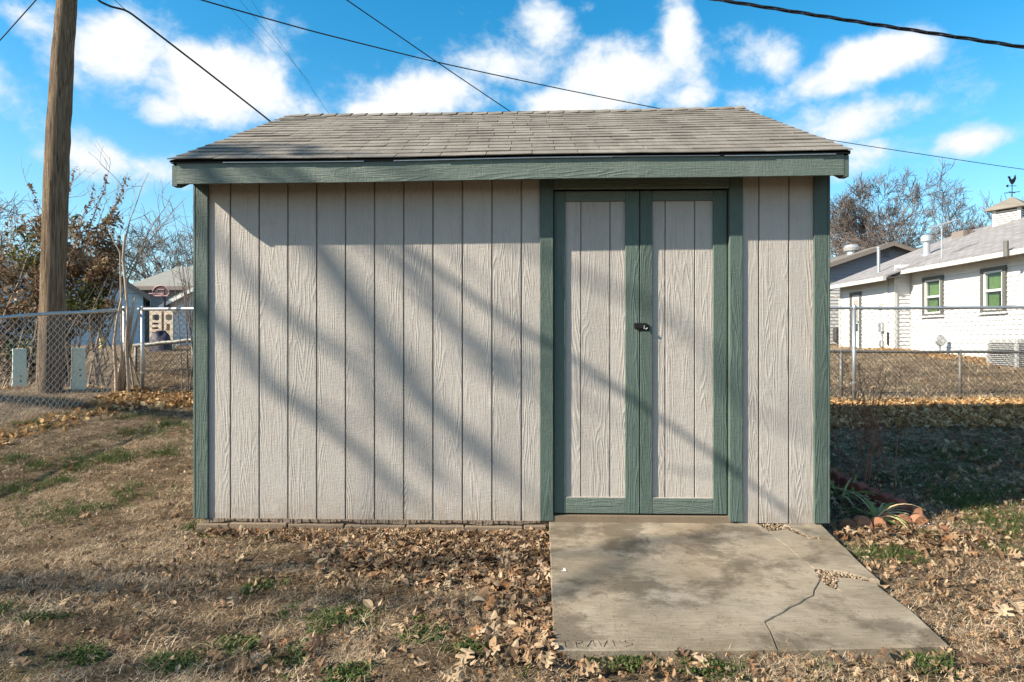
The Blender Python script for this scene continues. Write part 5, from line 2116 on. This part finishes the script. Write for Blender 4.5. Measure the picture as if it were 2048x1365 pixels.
def scatter(name, colname, P, rot, scale, label=None, category=None):
    P = np.asarray(P, np.float32)
    n = len(P)
    me = bpy.data.meshes.new(name)
    me.vertices.add(n)
    me.vertices.foreach_set('co', P.reshape(-1))
    a = me.attributes.new('rot', 'FLOAT_VECTOR', 'POINT')
    a.data.foreach_set('vector', np.asarray(rot, np.float32).reshape(-1))
    a = me.attributes.new('scl', 'FLOAT', 'POINT')
    a.data.foreach_set('value', np.asarray(scale, np.float32))
    a = me.attributes.new('idx', 'INT', 'POINT')
    a.data.foreach_set('value', RNG.integers(0, 1000, n).astype(np.int32))
    o = bpy.data.objects.new(name, me)
    COL.objects.link(o)
    ng = bpy.data.node_groups.new(name, 'GeometryNodeTree')
    ng.interface.new_socket('Geometry', in_out='INPUT', socket_type='NodeSocketGeometry')
    ng.interface.new_socket('Geometry', in_out='OUTPUT', socket_type='NodeSocketGeometry')
    N = ng.nodes
    gi, go = N.new('NodeGroupInput'), N.new('NodeGroupOutput')
    ip = N.new('GeometryNodeInstanceOnPoints')
    ci = N.new('GeometryNodeCollectionInfo')
    ci.inputs['Collection'].default_value = LIB[colname]
    ci.inputs['Separate Children'].default_value = True
    ci.inputs['Reset Children'].default_value = True
    ip.inputs['Pick Instance'].default_value = True

    def named(attr, dt):
        nd = N.new('GeometryNodeInputNamedAttribute')
        nd.data_type = dt
        nd.inputs['Name'].default_value = attr
        return [s for s in nd.outputs if s.enabled and s.name == 'Attribute'][0]
    ng.links.new(gi.outputs[0], ip.inputs['Points'])
    ng.links.new(ci.outputs[0], ip.inputs['Instance'])
    ng.links.new(named('idx', 'INT'), ip.inputs['Instance Index'])
    ng.links.new(named('rot', 'FLOAT_VECTOR'), ip.inputs['Rotation'])
    ng.links.new(named('scl', 'FLOAT'), ip.inputs['Scale'])
    ng.links.new(ip.outputs[0], go.inputs[0])
    md = o.modifiers.new('scatter', 'NODES')
    md.node_group = ng
    setp(o, label, category, None, 'stuff')
    return o


def in_poly(x, y, poly):
    r = np.zeros(len(x), bool)
    n = len(poly)
    for i in range(n):
        (x0, y0), (x1, y1) = poly[i], poly[(i + 1) % n]
        c = ((y0 > y) != (y1 > y)) & (x < (x1 - x0) * (y - y0) / (y1 - y0 + 1e-12) + x0)
        r ^= c
    return r


def blocked(x, y, pad_too=True, m=.0):
    b = (x > XL - m) & (x < XR + m) & (y > -.03 - m) & (y < DEPTH)
    if pad_too:
        b |= in_poly(x, y, PADPOLY)
    return b


def vnoise(x, y, s, seed=0):
    """cheap smooth noise 0..1"""
    r = np.random.default_rng(seed)
    tot = 0
    for k in range(6):
        a = r.uniform(0, 2 * math.pi)
        fq = s * r.uniform(.6, 2.2)
        tot = tot + np.sin((x * math.cos(a) + y * math.sin(a)) * fq + r.uniform(0, 6.28)) / 6
    return .5 + tot * .9


def uniform_pts(x0, x1, y0, y1, dens):
    n = int((x1 - x0) * (y1 - y0) * dens)
    return RNG.uniform(x0, x1, n), RNG.uniform(y0, y1, n)


def seen(x, y, margin=1.0):
    """roughly the wedge the camera could look over (with room to step aside)"""
    return (np.abs(x) < (y - CAM[1]) * .92 + margin)


def do_scatter():
    # dead lawn, dense near, thinner far
    X, Y = uniform_pts(-7.5, 8.5, -2.6, 4.3, 430)
    k = ~blocked(X, Y) & seen(X, Y)
    k &= RNG.random(len(X)) < .30 + .70 * sstep(.25, .7, vnoise(X, Y, 3.2, 1))
    X, Y = X[k], Y[k]
    n = len(X)
    rot = np.stack([RNG.normal(0, .12, n), RNG.normal(0, .12, n), RNG.uniform(0, 6.28, n)], -1)
    scatter('dead_grass', 'dead_tufts', np.stack([X, Y, H(X, Y)], -1), rot, RNG.uniform(.45, .95, n), 'straw-coloured dormant grass covering the yard around the shed', 'grass')
    X, Y = uniform_pts(-24, 14, 4.3, 20, 34)
    k = seen(X, Y, 1) & ~((X > 11.6) & (Y > 5))
    X, Y = X[k], Y[k]
    n = len(X)
    rot = np.stack([RNG.normal(0, .12, n), RNG.normal(0, .12, n), RNG.uniform(0, 6.28, n)], -1)
    scatter('dead_grass', 'dead_tufts', np.stack([X, Y, H(X, Y)], -1), rot, RNG.uniform(1.3, 2.4, n), 'straw-coloured dormant grass on the lawns beyond the fences', 'grass')
    # green patches
    P = []
    spots = [(30, 985, .16, 60), (110, 966, .10, 40), (185, 918, .17, 60), (250, 914, .12, 40), (150, 940, .12, 40), (20, 925, .12, 30), (70, 935, .1, 25), (290, 865, .22, 60), (355, 850, .2, 55), (240, 835, .25, 40), (100, 1030, .25, 45), (160, 1025, .15, 30),
             (395, 1058, .06, 40), (60, 850, .1, 30), (85, 858, .1, 25), (330, 905, .15, 30), (260, 990, .2, 30), (1800, 905, .2, 40), (1880, 910, .25, 50), (1740, 905, .15, 25), (1960, 915, .2, 30), (1850, 945, .2, 45), (1930, 950, .2, 35), (1790, 960, .15, 25), (1880, 985, .2, 50),
             (1950, 1000, .22, 130), (2030, 990, .25, 110), (1990, 1040, .22, 130), (1900, 1010, .10, 50), (2020, 1065, .2, 60), (1760, 1110, .12, 45), (1810, 1120, .1, 30), (1720, 1120, .06, 20), (1990, 1105, .07, 25), (1840, 1078, .05, 18), (1930, 860, .3, 20), (2010, 905, .3, 20)]
    for px, py, r, n in spots:
        c = ground_hit(px, py)
        q = RNG.normal(0, r * .55, (n, 2))
        P.append(np.stack([c.x + q[:, 0] * 1.3, c.y + q[:, 1]], -1))
    X, Y = uniform_pts(-7, 7.5, -2.4, 4.2, 16)
    k = RNG.random(len(X)) < sstep(.55, .8, vnoise(X, Y, 1.6, 4))
    P.append(np.stack([X[k], Y[k]], -1))
    P = np.concatenate(P)
    P = P[~blocked(P[:, 0], P[:, 1], True, .02)]
    n = len(P)
    rot = np.stack([RNG.normal(0, .15, n), RNG.normal(0, .15, n), RNG.uniform(0, 6.28, n)], -1)
    scatter('green_grass', 'green_tufts', np.stack([P[:, 0], P[:, 1], H(P[:, 0], P[:, 1])], -1), rot, RNG.uniform(.6, 1.35, n), 'patches of green winter grass in the dormant lawn', 'grass')
    # low clover-like weeds
    P = []
    for px, py, r, n in ((675, 1246, .07, 60), (610, 1075, .03, 20), (780, 1085, .05, 35), (470, 1295, .03, 25), (580, 1322, .03, 18), (330, 1335, .05, 25), (1440, 1306, .03, 22), (1455, 1310, .03, 22), (1370, 1307, .04, 26), (1250, 1328, .05, 30), (520, 1180, .03, 20), (690, 1355, .05, 25), (160, 1318, .02, 12), (185, 1320, .02, 12), (10, 1225, .03, 20), (80, 1240, .03, 16),
                         (1430, 1342, .05, 20), (560, 1075, .04, 20), (1570, 1043, .025, 22), (1585, 1041, .02, 16), (845, 1072, .03, 20), (420, 1068, .05, 30), (1850, 1330, .03, 16), (1115, 1255, .04, 25), (1090, 1290, .03, 20), (840, 1275, .04, 20), (960, 1310, .04, 20)):
        c = ground_hit(px, py)
        q = RNG.normal(0, r, (n, 2))
        P.append(np.stack([c.x + q[:, 0] * 1.4, c.y + q[:, 1]], -1))
    P = np.concatenate(P)
    P = P[~blocked(P[:, 0], P[:, 1], True, .0)]
    n = len(P)
    rot = np.stack([RNG.normal(0, .2, n), RNG.normal(0, .2, n), RNG.uniform(0, 6.28, n)], -1)
    scatter('weeds', 'weed_tufts', np.stack([P[:, 0], P[:, 1], H(P[:, 0], P[:, 1]) + .012], -1), rot, RNG.uniform(.6, 1.2, n), 'small bright green clover-like weeds in the lawn', 'weeds')

    # fallen leaves
    def leaves(name, col, X, Y, lift, smin, smax, label, tiltv=.5):
        n = len(X)
        rot = np.stack([RNG.normal(0, tiltv, n), RNG.normal(0, tiltv, n), RNG.uniform(0, 6.28, n)], -1)
        flip = RNG.random(n) < .4
        rot[flip, 0] += math.pi
        z = H(X, Y) + .018 + lift + np.where(flip, .012, 0)
        scatter(name, col, np.stack([X, Y, z], -1), rot, RNG.uniform(smin, smax, n), label, 'leaves')
    xs, ys, lf = [], [], []

    def add(X, Y, L=None):
        xs.append(X)
        ys.append(Y)
        lf.append(np.zeros(len(X)) if L is None else L)
    # drift against the foundation and the pad's left edge
    n = 4200
    X = RNG.uniform(-1.75, .13, n)
    w = .06 + .42 * sstep(-1.75, -.6, X)
    Y = -.035 - np.abs(RNG.normal(0, 1, n)) * w
    k = Y > -1.0
    add(X[k], Y[k], RNG.uniform(0, .045, k.sum()) * np.exp(Y[k] / .5) * sstep(-.02, -.22, Y[k]) * sstep(-1.6, -.4, X[k]))
    n = 700
    X = .10 - np.abs(RNG.normal(0, .14, n))
    Y = RNG.uniform(-1.9, -.1, n)
    add(X, Y, RNG.uniform(0, .03, n))
    n = 160
    X = RNG.uniform(-2.3, -1.6, n)
    add(X, -.05 - np.abs(RNG.normal(0, .05, n)))
    # general lawn
    X, Y = uniform_pts(-5.5, 6.5, -2.4, 3.8, 60)
    dens = .16 + .5 * sstep(-1.6, .2, X) * (Y < 0) * (X < .2) + .55 * (X > 1.5) * (Y < 1.2) + .45 * (X > 2.1) * (Y > 0) + .30 * (Y < -1.6)
    dens = dens * (.35 + 1.1 * sstep(.3, .75, vnoise(X, Y, 2.6, 8)))
    k = (RNG.random(len(X)) < dens) & ~blocked(X, Y, True, .02)
    add(X[k], Y[k])
    # small broken bits of leaf all over the near lawn
    X, Y = uniform_pts(-5.5, 5.5, -2.5, 1.4, 800)
    k = (RNG.random(len(X)) < (.25 + .75 * sstep(.3, .7, vnoise(X, Y, 3.1, 12))) * (1 - .75 * (X < -2.2) * sstep(-1.3, -.5, Y))) & ~blocked(X, Y, True, .01) & seen(X, Y, .5)
    crumb = (X[k], Y[k])
    n = 1500
    X, Y = RNG.uniform(2.3, 7.0, n), RNG.uniform(.3, 3.6, n)
    add(X, Y)
    # bed
    n = 500
    X, Y = RNG.uniform(2.1, 2.85, n), RNG.uniform(-.05, 2.2, n)
    add(X, Y, RNG.uniform(0, .03, n))
    n = 260
    X, Y = RNG.normal(2.55, .32, n), RNG.normal(-.12, .14, n)
    k = ~blocked(X, Y, True, .02)
    add(X[k], Y[k], RNG.uniform(0, .02, k.sum()))
    X, Y, L = np.concatenate(xs), np.concatenate(ys), np.concatenate(lf)
    k = ~blocked(X, Y, True, .005)
    leaves('fallen_leaves', 'leaves', X[k], Y[k], L[k], .035, .095, 'brown fallen oak leaves drifted along the shed and over the lawn')
    leaves('leaf_crumbs', 'leaves', crumb[0], crumb[1], np.zeros(len(crumb[0])), .012, .045, 'small broken brown leaf bits strewn through the near lawn', .9)
    # golden drifts along the fences
    xs.clear(), ys.clear(), lf.clear()
    n = 9000
    X = RNG.uniform(2.0, 8.8, n)
    Y = 4.05 + RNG.normal(0, .30, n) - .12 * np.clip(X - 3.5, 0, 5)* RNG.random(n)
    add(X, Y, RNG.uniform(0, .06, n))
    n = 3600
    X = RNG.uniform(2.6, 8.5, n)
    add(X, RNG.uniform(2.9, 4.0, n) + .0 * X, RNG.uniform(0, .03, n))
    n = 3000
    X = RNG.uniform(-5.6, -2.3, n)
    Y = 3.75 + RNG.normal(0, .22, n)
    add(X, Y, RNG.uniform(0, .05, n))
    n = 620
    t = RNG.random(n)
    X = -6.3 + .9 * t + .35 + RNG.normal(0, .16, n)
    Y = -.6 + 4.4 * t
    add(X, Y, RNG.uniform(0, .02, n))
    n = 2600
    t = RNG.random(n)
    Y = 8.2 + 8 * t
    X = 11.75 - np.abs(RNG.normal(0, .5, n))
    add(X, Y, RNG.uniform(0, .05, n))
    X, Y = uniform_pts(-9, 11.5, 4.4, 9, 16)
    k = RNG.random(len(X)) < .35
    add(X[k], Y[k])
    n = 1500
    X = RNG.uniform(-9, -6.2, n)
    Y = RNG.normal(5.2, .5, n)
    add(X, Y)
    X, Y, L = np.concatenate(xs), np.concatenate(ys), np.concatenate(lf)
    k = ~blocked(X, Y, True, .05)
    leaves('fallen_leaves', 'gold_leaves', X[k], Y[k], L[k], .05, .11, 'golden fallen leaves heaped along the fences and the white house', .7)

    # gravel in the broken corner and the crack
    xs.clear(), ys.clear()
    P = []
    for poly, n in (([(1628, 1136), (1650, 1139), (1674, 1149), (1672, 1174), (1655, 1170), (1641, 1161)], 420), ([(1502, 1041), (1562, 1045), (1594, 1060), (1614, 1070), (1612, 1075), (1575, 1060), (1540, 1062), (1522, 1053)], 420), ([(1650, 1139), (1700, 1146), (1730, 1154), (1730, 1158), (1700, 1152), (1674, 1151)], 160), ([(1614, 1070), (1640, 1074), (1640, 1079), (1612, 1076)], 60)):
        q = [on_plane(*a) for a in poly]
        qa = np.array(q)
        X = RNG.uniform(qa[:, 0].min(), qa[:, 0].max(), n * 5)
        Y = RNG.uniform(qa[:, 1].min(), qa[:, 1].max(), n * 5)
        k = np.where(in_poly(X, Y, q))[0][:n]
        P.append(np.stack([X[k], Y[k], RNG.uniform(.075, .097, len(k))], -1))
    P = np.concatenate(P)
    n = len(P)
    scatter('gravel', 'pebbles', P, RNG.uniform(0, 6.28, (n, 3)), RNG.uniform(.004, .011, n), 'tan gravel filling the broken corners of the concrete pad', 'gravel')


do_scatter()
# gravel bed below the pad pieces
fill = MB()
for poly in ([(1622, 1128), (1680, 1138), (1762, 1162), (1690, 1186), (1636, 1176)], [(1496, 1040), (1568, 1043), (1630, 1072), (1600, 1080), (1530, 1064)]):
    q = [on_plane(*a) for a in poly]
    fill.add([(a[0], a[1], .072) for a in q], [tuple(range(len(q)))[::-1]])
fill.build('pad_bedding', M['lawn_soil'], pad)

# the largest single leaves lying on the near lawn
def single_leaves():
    rng = np.random.default_rng(77)
    meshes = [mesh_of(oak_leaf(rng, True), 'oak_leaf') for _ in range(6)]
    for me in meshes:
        me.materials.append(M['oak_leaf'])
    pix = [(955, 1285), (985, 1268), (1000, 1290), (880, 1240), (900, 1250), (1040, 1310), (1020, 1335), (930, 1330), (845, 1345), (765, 1310), (700, 1275), (640, 1345), (490, 1350), (420, 1325), (1045, 1190), (1060, 1160), (1010, 1150), (1070, 1230), (560, 1130), (600, 1128),
           (1960, 1165), (1930, 1190), (1900, 1150), (1985, 1190), (2030, 1120), (1880, 1120), (1840, 1105), (1820, 1090), (1925, 1085), (2035, 1225), (2005, 1238), (1955, 1335), (2030, 1350), (1870, 1170), (1300, 1350), (1180, 1350), (1120, 1330), (1400, 1345), (1700, 1345), (250, 1290), (235, 1285), (120, 1220), (45, 1345), (1975, 1235)]
    for i, (px, py) in enumerate(pix):
        p = ground_hit(px, py)
        if blocked(np.array([p.x]), np.array([p.y]))[0]:
            continue
        o = bpy.data.objects.new('oak_leaf', meshes[i % 6])
        COL.objects.link(o)
        o.location = (p.x, p.y, p.z + .022)
        o.rotation_euler = (rng.normal(0, .3), rng.normal(0, .3), rng.uniform(0, 6.28))
        s = rng.uniform(.085, .13)
        o.scale = (s, s, s)
        setp(o, 'large dry tan oak leaf lying loose on the lawn', 'leaf', 'large loose oak leaves on the lawn')


single_leaves()
